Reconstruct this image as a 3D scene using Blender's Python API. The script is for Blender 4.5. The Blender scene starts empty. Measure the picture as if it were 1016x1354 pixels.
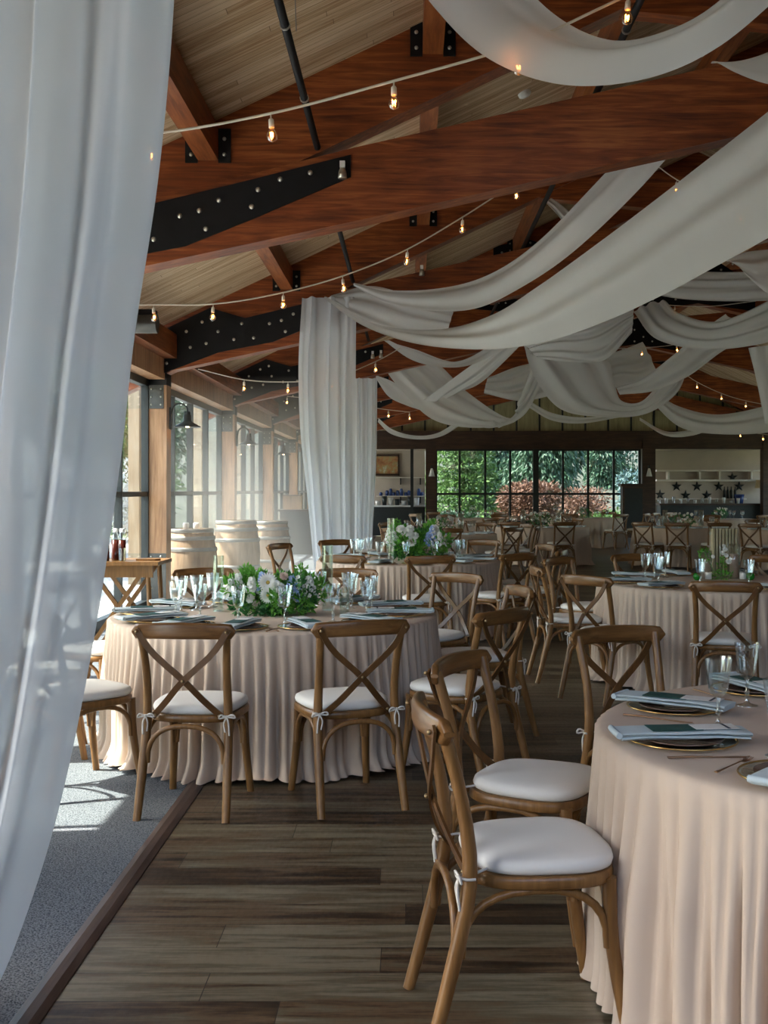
import bpy, math, random
from math import sin, cos, pi, radians, sqrt
from mathutils import Vector, Matrix
random.seed(7)
C = bpy.context.scene.collection
F = 1494.0
def at(px, py, D):                      # a point of the photograph at a depth along the hall
    return Vector(((px - 540) / F * D, D, 1.5 - (py - 648) / F * D))
def scr(p): return 540 + p[0] / max(p[1], .1) * F

# ------------------------------------------------------------------ materials
def new_mat(name):
    m = bpy.data.materials.new(name); m.use_nodes = True
    nt = m.node_tree; nt.nodes.clear()
    out = nt.nodes.new('ShaderNodeOutputMaterial')
    return m, nt, out
def N(nt, t, **k):
    n = nt.nodes.new(t)
    for a, b in k.items(): setattr(n, a, b)
    return n
def coords(nt, scale=(1, 1, 1), rot=(0, 0, 0), kind='Object'):
    tc = N(nt, 'ShaderNodeTexCoord'); mp = N(nt, 'ShaderNodeMapping')
    mp.inputs['Scale'].default_value = scale; mp.inputs['Rotation'].default_value = rot
    nt.links.new(tc.outputs[kind], mp.inputs['Vector']); return mp.outputs['Vector']
def ramp(nt, fac, stops):
    r = N(nt, 'ShaderNodeValToRGB'); e = r.color_ramp.elements
    while len(e) < len(stops): e.new(.5)
    for el, (p, c) in zip(e, stops): el.position = p; el.color = (*c, 1)
    nt.links.new(fac, r.inputs['Fac']); return r.outputs['Color']
def noise(nt, vec, scale, detail=4, rough=.6, dist=0):
    n = N(nt, 'ShaderNodeTexNoise'); n.inputs['Scale'].default_value = scale
    n.inputs['Detail'].default_value = detail; n.inputs['Roughness'].default_value = rough
    n.inputs['Distortion'].default_value = dist
    nt.links.new(vec, n.inputs['Vector']); return n.outputs['Fac']
def bump(nt, h, strength=.3, dist=.01):
    b = N(nt, 'ShaderNodeBump'); b.inputs['Strength'].default_value = strength
    b.inputs['Distance'].default_value = dist; nt.links.new(h, b.inputs['Height']); return b.outputs['Normal']
def prin(nt, out, col=None, rough=.5, metal=0, spec=.5):
    p = N(nt, 'ShaderNodeBsdfPrincipled')
    if col is not None:
        if isinstance(col, tuple): p.inputs['Base Color'].default_value = (*col, 1)
        else: nt.links.new(col, p.inputs['Base Color'])
    p.inputs['Roughness'].default_value = rough; p.inputs['Metallic'].default_value = metal
    p.inputs['Specular IOR Level'].default_value = spec
    nt.links.new(p.outputs[0], out.inputs['Surface']); return p
def plain(name, col, rough=.5, metal=0, var=.12, scale=12, spec=.5):
    m, nt, out = new_mat(name)
    f = noise(nt, coords(nt), scale)
    a = tuple(max(0, c * (1 - var)) for c in col); b = tuple(min(1, c * (1 + var)) for c in col)
    prin(nt, out, ramp(nt, f, [(.3, a), (.7, b)]), rough, metal, spec); return m
def wood(name, dark, mid, light, scale=(18, 18, 1.5), rough=.4, dist=.6, spec=.4, bs=.15):
    m, nt, out = new_mat(name)
    v = coords(nt, scale)
    f = noise(nt, v, 1.6, 6, .62, dist); g = noise(nt, coords(nt, (1.3, 1.3, 1.3)), 1.2, 2)
    mx = N(nt, 'ShaderNodeMix'); mx.inputs[0].default_value = .3
    nt.links.new(f, mx.inputs[2]); nt.links.new(g, mx.inputs[3])
    p = prin(nt, out, ramp(nt, mx.outputs[0], [(.34, dark), (.5, mid), (.66, light)]), rough, 0, spec)
    nt.links.new(bump(nt, f, bs, .004), p.inputs['Normal']); return m
def fabric(name, col, trans=.0, rough=.9, weave=600, var=.06, thru=0.0, sheen=.0, tcol=None):
    m, nt, out = new_mat(name)
    v = coords(nt); f = noise(nt, v, 3, 3)
    a = tuple(c * (1 - var) for c in col); b = tuple(min(1, c * (1 + var)) for c in col)
    c = ramp(nt, f, [(.3, a), (.7, b)])
    p = prin(nt, out, c, rough, 0, .15)
    p.inputs['Sheen Weight'].default_value = sheen
    if weave:
        nt.links.new(bump(nt, noise(nt, v, weave, 1), .12, .001), p.inputs['Normal'])
    last = p.outputs[0]
    if trans:
        t = N(nt, 'ShaderNodeBsdfTranslucent')
        if tcol: t.inputs['Color'].default_value = (*tcol, 1)
        else: nt.links.new(c, t.inputs['Color'])
        mx = N(nt, 'ShaderNodeMixShader'); mx.inputs[0].default_value = trans
        nt.links.new(last, mx.inputs[1]); nt.links.new(t.outputs[0], mx.inputs[2]); last = mx.outputs[0]
    if thru:
        t = N(nt, 'ShaderNodeBsdfTransparent'); t.inputs['Color'].default_value = (.95, .97, 1, 1)
        mx = N(nt, 'ShaderNodeMixShader'); mx.inputs[0].default_value = thru
        nt.links.new(last, mx.inputs[1]); nt.links.new(t.outputs[0], mx.inputs[2]); last = mx.outputs[0]
    nt.links.new(last, out.inputs['Surface']); return m
def thin_glass(name, tint=(.93, .97, .97), refl=.12, edge=.75, blend=.25):
    m, nt, out = new_mat(name)
    lw = N(nt, 'ShaderNodeLayerWeight'); lw.inputs['Blend'].default_value = blend
    mr = N(nt, 'ShaderNodeMapRange'); mr.inputs['To Min'].default_value = refl; mr.inputs['To Max'].default_value = edge
    nt.links.new(lw.outputs['Facing'], mr.inputs['Value'])
    t = N(nt, 'ShaderNodeBsdfTransparent'); t.inputs['Color'].default_value = (*tint, 1)
    g = N(nt, 'ShaderNodeBsdfGlossy'); g.inputs['Roughness'].default_value = .04
    g.inputs['Color'].default_value = (.95, .98, 1, 1)
    mx = N(nt, 'ShaderNodeMixShader'); nt.links.new(mr.outputs[0], mx.inputs[0])
    nt.links.new(t.outputs[0], mx.inputs[1]); nt.links.new(g.outputs[0], mx.inputs[2])
    nt.links.new(mx.outputs[0], out.inputs['Surface']); return m
def emit(name, col, strength):
    m, nt, out = new_mat(name); e = N(nt, 'ShaderNodeEmission')
    e.inputs['Color'].default_value = (*col, 1); e.inputs['Strength'].default_value = strength
    nt.links.new(e.outputs[0], out.inputs['Surface']); return m
def leafmat(name, a, b, trans=.3, scale=9):
    m, nt, out = new_mat(name)
    c = ramp(nt, noise(nt, coords(nt), scale, 4), [(.35, a), (.68, b)])
    p = prin(nt, out, c, .5, 0, .3)
    t = N(nt, 'ShaderNodeBsdfTranslucent'); nt.links.new(c, t.inputs['Color'])
    mx = N(nt, 'ShaderNodeMixShader'); mx.inputs[0].default_value = trans
    nt.links.new(p.outputs[0], mx.inputs[1]); nt.links.new(t.outputs[0], mx.inputs[2])
    nt.links.new(mx.outputs[0], out.inputs['Surface']); return m

M = {}
M['chair'] = wood('chair_wood', (.135, .062, .018), (.20, .095, .029), (.275, .140, .047), (22, 22, 1.2), .32)
M['rail'] = wood('rail_wood', (.115, .050, .015), (.19, .088, .027), (.27, .132, .044), (1.5, 30, 30), .28)
M['chairdark'] = wood('strap_wood', (.075, .033, .011), (.12, .054, .017), (.17, .08, .027), (12, 12, 3), .28)
M['beam'] = wood('beam_wood', (.085, .017, .005), (.225, .052, .012), (.40, .125, .034), (1.1, 14, 16), .42, .7)
M['beamy'] = wood('purlin_wood', (.11, .028, .008), (.25, .07, .019), (.40, .14, .045), (14, 1.1, 14), .45, .6)
M['post'] = wood('post_wood', (.25, .125, .06), (.42, .225, .11), (.56, .33, .175), (12, 12, .9), .5, .5)
M['darkwood'] = wood('dark_wood', (.02, .01, .006), (.045, .022, .013), (.08, .04, .022), (1.2, 10, 10), .5)
M['strip'] = wood('threshold_wood', (.03, .017, .014), (.06, .036, .028), (.11, .07, .055), (20, 1.4, 20), .4)
M['steel'] = plain('black_steel', (.008, .008, .009), .6, 0, .2, spec=.25)
M['frame'] = plain('window_frame_metal', (.022, .026, .026), .45, .3)
M['platesteel'] = plain('grey_steel_plate', (.09, .09, .085), .45, .7, .25, 6)
M['bolt'] = plain('zinc_bolt', (.55, .53, .45), .3, .8)
M['cushion'] = fabric('ivory_cushion', (.74, .71, .65), 0, .85, 900, .03)
M['tie'] = fabric('cream_tie', (.66, .61, .54), 0, .9, 900)
M['cloth'] = fabric('blush_linen', (.55, .435, .34), 0, .85, 900, .04)
M['sheer'] = fabric('white_voile', (.76, .77, .76), .42, .9, 500, .02, thru=.07)
M['sheerc'] = fabric('white_curtain_voile', (.70, .73, .75), .6, .9, 500, .02, thru=.06)
M['sheerlit'] = fabric('lit_curtain_voile', (.84, .87, .90), .55, .9, 500, .02, thru=.04)  # paler, bluer copy of the curtain voile, skylight put into its colour
M['napkin'] = fabric('pale_blue_napkin', (.50, .57, .58), 0, .9, 1200, .05)
M['teal'] = plain('teal_card', (.008, .068, .058), .6)
M['card'] = plain('ivory_card', (.72, .70, .66), .7, var=.02)
M['navy'] = plain('navy_edging', (.012, .018, .03), .6)
M['gold'] = plain('gold_metal', (.75, .48, .17), .25, .95, .1)
M['screw'] = plain('brass_screw', (.35, .24, .12), .4, .8)
M['copper'] = plain('copper_cutlery', (.42, .24, .13), .28, .9, .1)
M['plateglass'] = plain('smoked_plate', (.16, .10, .07), .12, 0, .1)
M['goblet'] = thin_glass('crystal', (.95, .98, .98), .07, .6, .35)
M['stemglass'] = thin_glass('crystal_stem', (.85, .9, .9), .22, .8, .4)
M['vaseglass'] = thin_glass('vase_glass', (.93, .97, .96), .09, .65, .3)
M['pane'] = thin_glass('window_pane', (.93, .96, .95), .04, .5, .15)
M['candle'] = plain('blush_wax', (.70, .45, .36), .5)
M['whitewax'] = plain('white_wax', (.75, .72, .68), .5, var=.03)
M['greenglass'] = plain('green_glass', (.012, .20, .015), .12, 0, .2)
M['ribbed'] = plain('pale_wood_slat', (.52, .42, .26), .5)
M['amber'] = plain('dark_syrup', (.06, .012, .008), .12)
M['whitecap'] = plain('white_cap', (.75, .75, .72), .5, var=.03)
M['bluepot'] = plain('blue_glassware', (.03, .06, .20), .2)
M['whitepl'] = plain('white_ceramic', (.6, .6, .58), .35, var=.04)
M['cord'] = plain('white_cord', (.70, .66, .56), .6, var=.05)
M['cable'] = plain('thin_cable', (.2, .18, .15), .5)
M['bulbglass'] = thin_glass('amber_bulb', (1, .72, .42), .12, .7, .4)
M['filament'] = emit('filament_glow', (1, .42, .12), 60)
M['lampglow'] = emit('lamp_glow', (1, .62, .32), 25)
M['gunmetal'] = plain('lamp_enamel', (.02, .028, .03), .35, .3)
M['barrel'] = wood('barrel_oak', (.20, .12, .065), (.31, .20, .115), (.40, .28, .18), (6, 6, 1), .6)
M['hoop'] = plain('barrel_hoop', (.26, .25, .23), .4, .6)
M['cream'] = plain('cream_plaster', (.50, .43, .36), .9, var=.06, scale=2)
M['shelfwhite'] = plain('painted_shelf', (.75, .70, .62), .6, var=.04)
M['clere'] = wood('clerestory_board', (.20, .18, .09), (.30, .27, .14), (.38, .35, .2), (6, 6, .6), .7)
M['bark'] = plain('bark', (.12, .08, .05), .9)
M['extpost'] = wood('weathered_post', (.22, .16, .10), (.34, .26, .17), (.42, .34, .24), (8, 8, 1), .8)
M['petal'] = leafmat('white_petal', (.76, .76, .68), (.9, .9, .87), .25, 20)
M['blush'] = leafmat('blush_petal', (.62, .46, .38), (.78, .66, .56), .25, 20)
M['bluepetal'] = leafmat('blue_petal', (.22, .33, .62), (.42, .52, .78), .25, 20)
M['yellow'] = plain('flower_centre', (.45, .32, .07), .8)
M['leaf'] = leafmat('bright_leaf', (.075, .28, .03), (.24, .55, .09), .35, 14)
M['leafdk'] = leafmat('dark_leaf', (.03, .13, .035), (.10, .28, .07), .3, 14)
M['art'] = None
M['t_bright'] = leafmat('tree_bright', (.035, .09, .022), (.12, .22, .06), .25, 1.2)
M['t_dark'] = leafmat('tree_dark', (.018, .05, .028), (.06, .12, .065), .2, 1.2)
M['t_red'] = leafmat('maple_bronze', (.09, .045, .03), (.19, .105, .07), .2, 1.2)
M['t_blue'] = leafmat('spruce_blue', (.06, .12, .12), (.16, .23, .23), .2, 1.2)
M['t_white'] = leafmat('white_blossom', (.5, .52, .48), (.8, .8, .76), .2, 1.2)

def rowshift(nt, vec, row):
    sp = N(nt, 'ShaderNodeSeparateXYZ'); nt.links.new(vec, sp.inputs[0])
    dv = N(nt, 'ShaderNodeMath', operation='DIVIDE'); nt.links.new(sp.outputs[1], dv.inputs[0]); dv.inputs[1].default_value = row
    fl = N(nt, 'ShaderNodeMath', operation='FLOOR'); nt.links.new(dv.outputs[0], fl.inputs[0])
    wn_ = N(nt, 'ShaderNodeTexWhiteNoise', noise_dimensions='1D'); nt.links.new(fl.outputs[0], wn_.inputs['W'])
    ad = N(nt, 'ShaderNodeMath', operation='MULTIPLY_ADD'); nt.links.new(wn_.outputs['Value'], ad.inputs[0]); ad.inputs[1].default_value = 3.7
    nt.links.new(sp.outputs[0], ad.inputs[2])
    cb = N(nt, 'ShaderNodeCombineXYZ'); nt.links.new(ad.outputs[0], cb.inputs[0]); nt.links.new(sp.outputs[1], cb.inputs[1])
    return cb.outputs[0]
def mk_floor():
    m, nt, out = new_mat('vinyl_planks')
    v = rowshift(nt, coords(nt), .195)
    b = N(nt, 'ShaderNodeTexBrick'); b.offset = 0; b.offset_frequency = 2
    b.inputs['Color1'].default_value = (0, 0, 0, 1); b.inputs['Color2'].default_value = (1, 1, 1, 1)
    b.inputs['Mortar'].default_value = (.5, .5, .5, 1)
    b.inputs['Scale'].default_value = 1; b.inputs['Mortar Size'].default_value = .0016
    b.inputs['Brick Width'].default_value = 1.22; b.inputs['Row Height'].default_value = .195
    nt.links.new(v, b.inputs['Vector'])
    mpv = N(nt, 'ShaderNodeMapping'); mpv.inputs['Scale'].default_value = (1.1, 13, 1); nt.links.new(v, mpv.inputs['Vector'])
    f = noise(nt, mpv.outputs[0], 1.5, 6, .62, .4)
    g = noise(nt, coords(nt, (3, 26, 1), (0, 0, .09)), 3, 5, .7)
    sw = noise(nt, coords(nt, (28, 10, 1), (0, 0, .9)), 2, 3, .7)
    # every plank shifts the band pattern
    add = N(nt, 'ShaderNodeMath', operation='MULTIPLY_ADD'); nt.links.new(b.outputs['Color'], add.inputs[0])
    add.inputs[1].default_value = .5; f2 = N(nt, 'ShaderNodeMath', operation='MULTIPLY'); nt.links.new(f, f2.inputs[0]); f2.inputs[1].default_value = 1.7
    nt.links.new(f2.outputs[0], add.inputs[2])
    a2 = N(nt, 'ShaderNodeMath', operation='MULTIPLY_ADD'); nt.links.new(g, a2.inputs[0]); a2.inputs[1].default_value = .5
    nt.links.new(add.outputs[0], a2.inputs[2])
    mr = N(nt, 'ShaderNodeMapRange'); nt.links.new(a2.outputs[0], mr.inputs['Value']); mr.inputs['From Min'].default_value = .92; mr.inputs['From Max'].default_value = 1.78
    c = ramp(nt, mr.outputs[0], [(.12, (.012, .008, .005)), (.33, (.045, .025, .012)), (.5, (.105, .066, .034)), (.62, (.095, .078, .046)), (.85, (.175, .148, .095))])
    mo = N(nt, 'ShaderNodeMix', data_type='RGBA'); mo.inputs[7].default_value = (.018, .013, .01, 1)
    nt.links.new(b.outputs['Fac'], mo.inputs[0]); nt.links.new(c, mo.inputs[6])
    p = prin(nt, out, mo.outputs[2], .34, 0, .42)
    rr = N(nt, 'ShaderNodeMapRange'); nt.links.new(sw, rr.inputs['Value']); rr.inputs['To Min'].default_value = .25; rr.inputs['To Max'].default_value = .5
    nt.links.new(rr.outputs[0], p.inputs['Roughness'])
    nt.links.new(bump(nt, g, .12, .002), p.inputs['Normal'])
    return m
M['floor'] = mk_floor()
def mk_carpet():
    m, nt, out = new_mat('charcoal_carpet')
    v = coords(nt, (1, 1, 1), (0, 0, .5))
    w = N(nt, 'ShaderNodeTexVoronoi'); w.inputs['Scale'].default_value = 130; nt.links.new(v, w.inputs['Vector'])
    f = noise(nt, coords(nt, (1, 1, 1)), 150, 2)
    mx = N(nt, 'ShaderNodeMath', operation='MULTIPLY_ADD'); nt.links.new(f, mx.inputs[0]); mx.inputs[1].default_value = .7
    nt.links.new(w.outputs['Distance'], mx.inputs[2])
    c = ramp(nt, mx.outputs[0], [(.4, (.022, .028, .034)), (.62, (.06, .072, .082)), (.95, (.17, .18, .19))])
    p = prin(nt, out, c, .95, 0, .1); nt.links.new(bump(nt, mx.outputs[0], .5, .004), p.inputs['Normal']); return m
M['carpet'] = mk_carpet()
def mk_ceiling():
    m, nt, out = new_mat('pine_ceiling')
    v = rowshift(nt, coords(nt), .085)
    b = N(nt, 'ShaderNodeTexBrick'); b.offset = 0; b.offset_frequency = 2
    b.inputs['Color1'].default_value = (0, 0, 0, 1); b.inputs['Color2'].default_value = (1, 1, 1, 1)
    b.inputs['Mortar'].default_value = (.5, .5, .5, 1); b.inputs['Scale'].default_value = 1
    b.inputs['Mortar Size'].default_value = .002; b.inputs['Brick Width'].default_value = 2.4; b.inputs['Row Height'].default_value = .085
    nt.links.new(v, b.inputs['Vector'])
    f = noise(nt, coords(nt, (1.0, 22, 1)), 1.5, 6, .65, .8)
    a = N(nt, 'ShaderNodeMath', operation='MULTIPLY_ADD'); nt.links.new(b.outputs['Color'], a.inputs[0]); a.inputs[1].default_value = .25
    nt.links.new(f, a.inputs[2])
    c = ramp(nt, a.outputs[0], [(.42, (.40, .24, .12)), (.6, (.60, .43, .26)), (.78, (.74, .58, .40))])
    mo = N(nt, 'ShaderNodeMix', data_type='RGBA'); mo.inputs[7].default_value = (.2, .12, .06, 1)
    nt.links.new(b.outputs['Fac'], mo.inputs[0]); nt.links.new(c, mo.inputs[6])
    prin(nt, out, mo.outputs[2], .6, 0, .3); return m
M['ceiling'] = mk_ceiling()
def mk_ground():
    m, nt, out = new_mat('garden_ground')
    c = ramp(nt, noise(nt, coords(nt), .7, 6), [(.35, (.10, .16, .05)), (.55, (.26, .25, .16)), (.7, (.36, .33, .26))])
    prin(nt, out, c, .95, 0, .1); return m
M['ground'] = mk_ground()
M['bounce'] = plain('bounce_paving', (.46, .45, .42), .85, var=.15, scale=3)  # kept pale so the sunlit ground throws light onto the ceiling
def mk_art():
    m, nt, out = new_mat('painted_landscape')
    c = ramp(nt, noise(nt, coords(nt), 4, 3), [(.35, (.25, .10, .05)), (.48, (.42, .22, .10)), (.58, (.35, .3, .14)), (.68, (.5, .5, .42))])
    prin(nt, out, c, .6, 0, .2); return m
M['art'] = mk_art()

# ------------------------------------------------------------------ mesh builder
class MB:
    def __init__(s): s.v = []; s.f = []; s.sm = []
    def add(s, vs, fs, smooth=False):
        o = len(s.v); s.v += [tuple(v) for v in vs]
        for f in fs: s.f.append([i + o for i in f]); s.sm.append(smooth)
        return s
    def box(s, x0, x1, y0, y1, z0, z1):
        vs = [(x, y, z) for z in (z0, z1) for y in (y0, y1) for x in (x0, x1)]
        return s.add(vs, [(0, 2, 3, 1), (4, 5, 7, 6), (0, 1, 5, 4), (2, 6, 7, 3), (0, 4, 6, 2), (1, 3, 7, 5)])
    def obox(s, c, size, mat):
        a, b, d = [q / 2 for q in size]
        vs = [Vector(c) + mat @ Vector((x * a, y * b, z * d)) for z in (-1, 1) for y in (-1, 1) for x in (-1, 1)]
        return s.add(vs, [(0, 2, 3, 1), (4, 5, 7, 6), (0, 1, 5, 4), (2, 6, 7, 3), (0, 4, 6, 2), (1, 3, 7, 5)])
    def prism(s, poly, y0, y1):          # polygon in x,z pushed along y
        n = len(poly); vs = [(x, y0, z) for x, z in poly] + [(x, y1, z) for x, z in poly]
        fs = [list(range(n)), list(range(2 * n - 1, n - 1, -1))] + [(i, i + n, (i + 1) % n + n, (i + 1) % n) for i in range(n)]
        return s.add(vs, fs)
    def slab(s, poly, z0, z1):
        n = len(poly); vs = [(x, y, z0) for x, y in poly] + [(x, y, z1) for x, y in poly]
        fs = [list(range(n - 1, -1, -1)), list(range(n, 2 * n))] + [(i, (i + 1) % n, (i + 1) % n + n, i + n) for i in range(n)]
        return s.add(vs, fs)
    def tube(s, pts, rad, n=8, cap=True, flat=None, up=None):
        pts = [Vector(p) for p in pts]; k = len(pts)
        if not isinstance(rad, (list, tuple)): rad = [rad] * k
        vs = []; prev = None
        for i, p in enumerate(pts):
            t = (pts[min(i + 1, k - 1)] - pts[max(i - 1, 0)]).normalized()
            if up is not None: a = Vector(up).cross(t)
            elif prev is None:
                r = Vector((0, 0, 1)) if abs(t.z) < .9 else Vector((1, 0, 0)); a = t.cross(r)
            else: a = prev - t * prev.dot(t)
            a.normalize(); b = t.cross(a); prev = a
            fa, fb = flat if flat else (1, 1)
            for j in range(n):
                q = 2 * pi * (j + .5) / n if n == 4 else 2 * pi * j / n
                vs.append(p + a * cos(q) * rad[i] * fa + b * sin(q) * rad[i] * fb)
        fs = [(i * n + j, i * n + (j + 1) % n, (i + 1) * n + (j + 1) % n, (i + 1) * n + j) for i in range(k - 1) for j in range(n)]
        s.add(vs, fs, n > 4)
        if cap:
            s.add(vs[:n], [list(range(n - 1, -1, -1))]); s.add(vs[-n:], [list(range(n))])
        return s
    def lathe(s, prof, n=20, c=(0, 0, 0), flute=None, smooth=True):
        vs = []
        for (r, z) in prof:
            for j in range(n):
                q = 2 * pi * j / n; rr = r
                if flute and flute[0] <= z <= flute[1]: rr = r * (1 - flute[2] * (j % 2))
                vs.append((c[0] + rr * cos(q), c[1] + rr * sin(q), c[2] + z))
        fs = [(i * n + j, i * n + (j + 1) % n, (i + 1) * n + (j + 1) % n, (i + 1) * n + j) for i in range(len(prof) - 1) for j in range(n)]
        return s.add(vs, fs, smooth)
    def grid(s, fn, nu, nv, smooth=True):
        vs = [fn(i / nu, j / nv) for i in range(nu + 1) for j in range(nv + 1)]
        fs = [(i * (nv + 1) + j, (i + 1) * (nv + 1) + j, (i + 1) * (nv + 1) + j + 1, i * (nv + 1) + j + 1) for i in range(nu) for j in range(nv)]
        return s.add(vs, fs, smooth)
    def ball(s, c, r, n=8, sz=(1, 1, 1)):
        m = n // 2 + 1
        prof = [(sin(pi * i / m), -cos(pi * i / m)) for i in range(m + 1)]
        vs = [(c[0] + a * r * sz[0] * cos(2 * pi * j / n), c[1] + a * r * sz[1] * sin(2 * pi * j / n), c[2] + b * r * sz[2]) for a, b in prof for j in range(n)]
        fs = [(i * n + j, i * n + (j + 1) % n, (i + 1) * n + (j + 1) % n, (i + 1) * n + j) for i in range(m) for j in range(n)]
        return s.add(vs, fs, True)
    def mesh(s, name, mat):
        me = bpy.data.meshes.new(name); me.from_pydata(s.v, [], s.f)
        me.polygons.foreach_set('use_smooth', s.sm); me.materials.append(mat); me.update(); return me
    def build(s, name, mat, parent=None, **kw):
        o = bpy.data.objects.new(name, s.mesh(name, mat)); C.objects.link(o)
        if parent is not None: o.parent = parent
        if kw: tag(o, **kw)
        return o
def tag(o, label=None, cat=None, group=None, kind=None):
    if label: o['label'] = label
    if cat: o['category'] = cat
    if group: o['group'] = group
    if kind: o['kind'] = kind
    return o
def empty(name, loc=(0, 0, 0), rz=0, **kw):
    o = bpy.data.objects.new(name, None); C.objects.link(o); o.location = loc; o.rotation_euler = (0, 0, rz)
    o.empty_display_size = .1
    return tag(o, **kw)
KIDS = {}
def kids(o):
    return [c for c in bpy.data.objects if c.parent == o]
class Proto:                              # remembers a thing's tree so copies are cheap
    def __init__(s, root): s.root = root; s.used = False; s.tree = s.walk(root)
    def walk(s, o): return [(c, s.walk(c)) for c in kids(o)]
    def put(s, loc, rz=0, label=None, group=None, scale=1, rot=None):
        if not s.used: s.used = True; o = s.root
        else:
            o = s.root.copy(); C.objects.link(o)
            def rec(parent, tree):
                for c, sub in tree:
                    d = c.copy(); C.objects.link(d); d.parent = parent; rec(d, sub)
            rec(o, s.tree)
        o.location = loc; o.rotation_euler = rot if rot else (0, 0, rz)
        if scale != 1: o.scale = (scale,) * 3
        if label: o['label'] = label
        if group: o['group'] = group
        return o
ORD = ['first', 'second', 'third', 'fourth', 'fifth', 'sixth', 'seventh', 'eighth', 'ninth', 'tenth', 'eleventh', 'twelfth', 'thirteenth', 'fourteenth', 'fifteenth', 'sixteenth', 'seventeenth', 'eighteenth', 'nineteenth', 'twentieth']
def order_labels(objs, fmt):
    for i, o in enumerate(sorted(objs, key=lambda o: scr(o.location))):
        o['label'] = fmt % (ORD[i] if i < 20 else 'last')
def cat_rom(pts, n):                      # smooth resample
    P = [Vector(p) for p in pts]; P = [P[0] * 2 - P[1]] + P + [P[-1] * 2 - P[-2]]
    k = len(P) - 3; out = []
    for i in range(n + 1):
        t = i / n * k; s_ = min(int(t), k - 1); u = t - s_
        a, b, c, d = P[s_:s_ + 4]
        out.append(.5 * ((2 * b) + (c - a) * u + (2 * a - 5 * b + 4 * c - d) * u * u + (3 * b - a - 3 * c + d) * u ** 3))
    return out

# ------------------------------------------------------------------ the setting
WL, RX = -3.2, 5.1                        # left wall line, ridge
WR = 2 * RX - WL
TY = [3.1 + 5.6 * i for i in range(7)]    # truss stations 3.1 ... 36.7
YB = 36.7
def rtop(x):                              # underside of the roof deck
    xx = x if x <= RX else 2 * RX - x
    return 5.046 + .4736 * xx
def struct(mb, name, mat): return mb.build(name, mat, kind='structure')
struct(MB().box(-1.04, WR + .1, -3, YB + .2, -.1, 0), 'floor', M['floor'])
struct(MB().box(WL - .12, -1.115, -3, YB + .2, -.1, .004), 'floor_carpet', M['carpet'])
struct(MB().prism([(-1.118, -.02), (-1.118, .008), (-1.09, .016), (-1.06, .014), (-1.036, .004), (-1.036, -.02)], -3, YB), 'trim_1', M['strip'])
# roof: two sloping slabs, each its own object
for s, nm in ((0, 'ceiling'), (1, 'ceiling_right')):
    xs = (WL - .6, RX) if s == 0 else (2 * RX - WL + .6, RX)
    poly = [(xs[0], rtop(WL) - .6 * .4736), (xs[1], rtop(RX)), (xs[1], rtop(RX) + .15), (xs[0], rtop(WL) - .6 * .4736 + .15)]
    struct(MB().prism(poly, -3, YB + .6), nm, M['ceiling'])
# side walls: header beam, eave beam, low rail
def side(x, sgn, nm):
    struct(MB().box(min(x, x - sgn * .26), max(x, x - sgn * .26), -3, YB, 2.90, 3.16), 'wall_' + nm, M['post'])
    struct(MB().box(min(x - sgn * .05, x + sgn * .16), max(x - sgn * .05, x + sgn * .16), -3, YB, 3.16, 3.46), 'trim_2' if sgn > 0 else 'trim_3', M['beamy'])
side(WL + .12, 1, 'left'); side(WR - .12, -1, 'right')
# posts with steel plates
def post(x, y, big=True):
    t = empty('timber_post', (x, y, 0)); t['kind'] = 'structure'; t.name = 'trim_post'
    MB().box(-.135, .135, 0, .27, 0, 2.9).build('post_shaft', M['post'], t)
    sg = 1 if x < RX else -1
    MB().box(-.138, .138, -.004, .274, 2.83, 3.0).build('steel_sleeve', M['steel'], t)
    p = MB().box(-.09, .10, -.012, 0, 2.53, 2.83).build('steel_plate', M['platesteel'], t)
    q = MB().box(-.10, .13, -.012, 0, -.0, .70).build('steel_plate', M['platesteel'], t)
    for pl, zs in ((p, (2.58, 2.68, 2.78)), (q, (.1, .26, .42, .58, .66))):
        for z in zs:
            for xx in (-.055, .065):
                MB().ball((xx, -.016, z), .013, 6).build('bolt', M['bolt'], pl)
    return t
for y in TY: post(WL + .005, y)
for y in TY[3:]: post(WR - .005, y)
# trusses
boltmesh = MB().ball((0, 0, 0), .021, 6, (1, .6, 1)).mesh('bolt', M['bolt'])
def mirror(poly): return [(2 * RX - x, z) for x, z in reversed(poly)]
def chordz(x): return 3.684 + .225 * (x - .21)
GUS = [(-3.3, 2.93), (-3.1, 2.97), (-2.39, 3.24), (-1.71, 3.37), (-1.22, 3.567), (-.44, 3.90), (-.44, 4.07), (-1.34, 3.845), (-2.06, 3.67), (-2.5, 3.80), (-3.16, 3.49), (-3.3, 3.42)]
GB = [(-3.05, 3.1), (-2.95, 3.35), (-2.75, 3.3), (-2.6, 3.62), (-2.55, 3.35), (-2.4, 3.5), (-2.2, 3.4), (-2.45, 3.68), (-1.95, 3.42), (-1.75, 3.6), (-2.1, 3.6), (-1.55, 3.5), (-1.45, 3.72), (-1.15, 3.80), (-.98, 3.88), (-.75, 3.93), (-1.2, 3.67), (-1.6, 3.64), (-2.8, 3.5), (-2.95, 3.2)]
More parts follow.
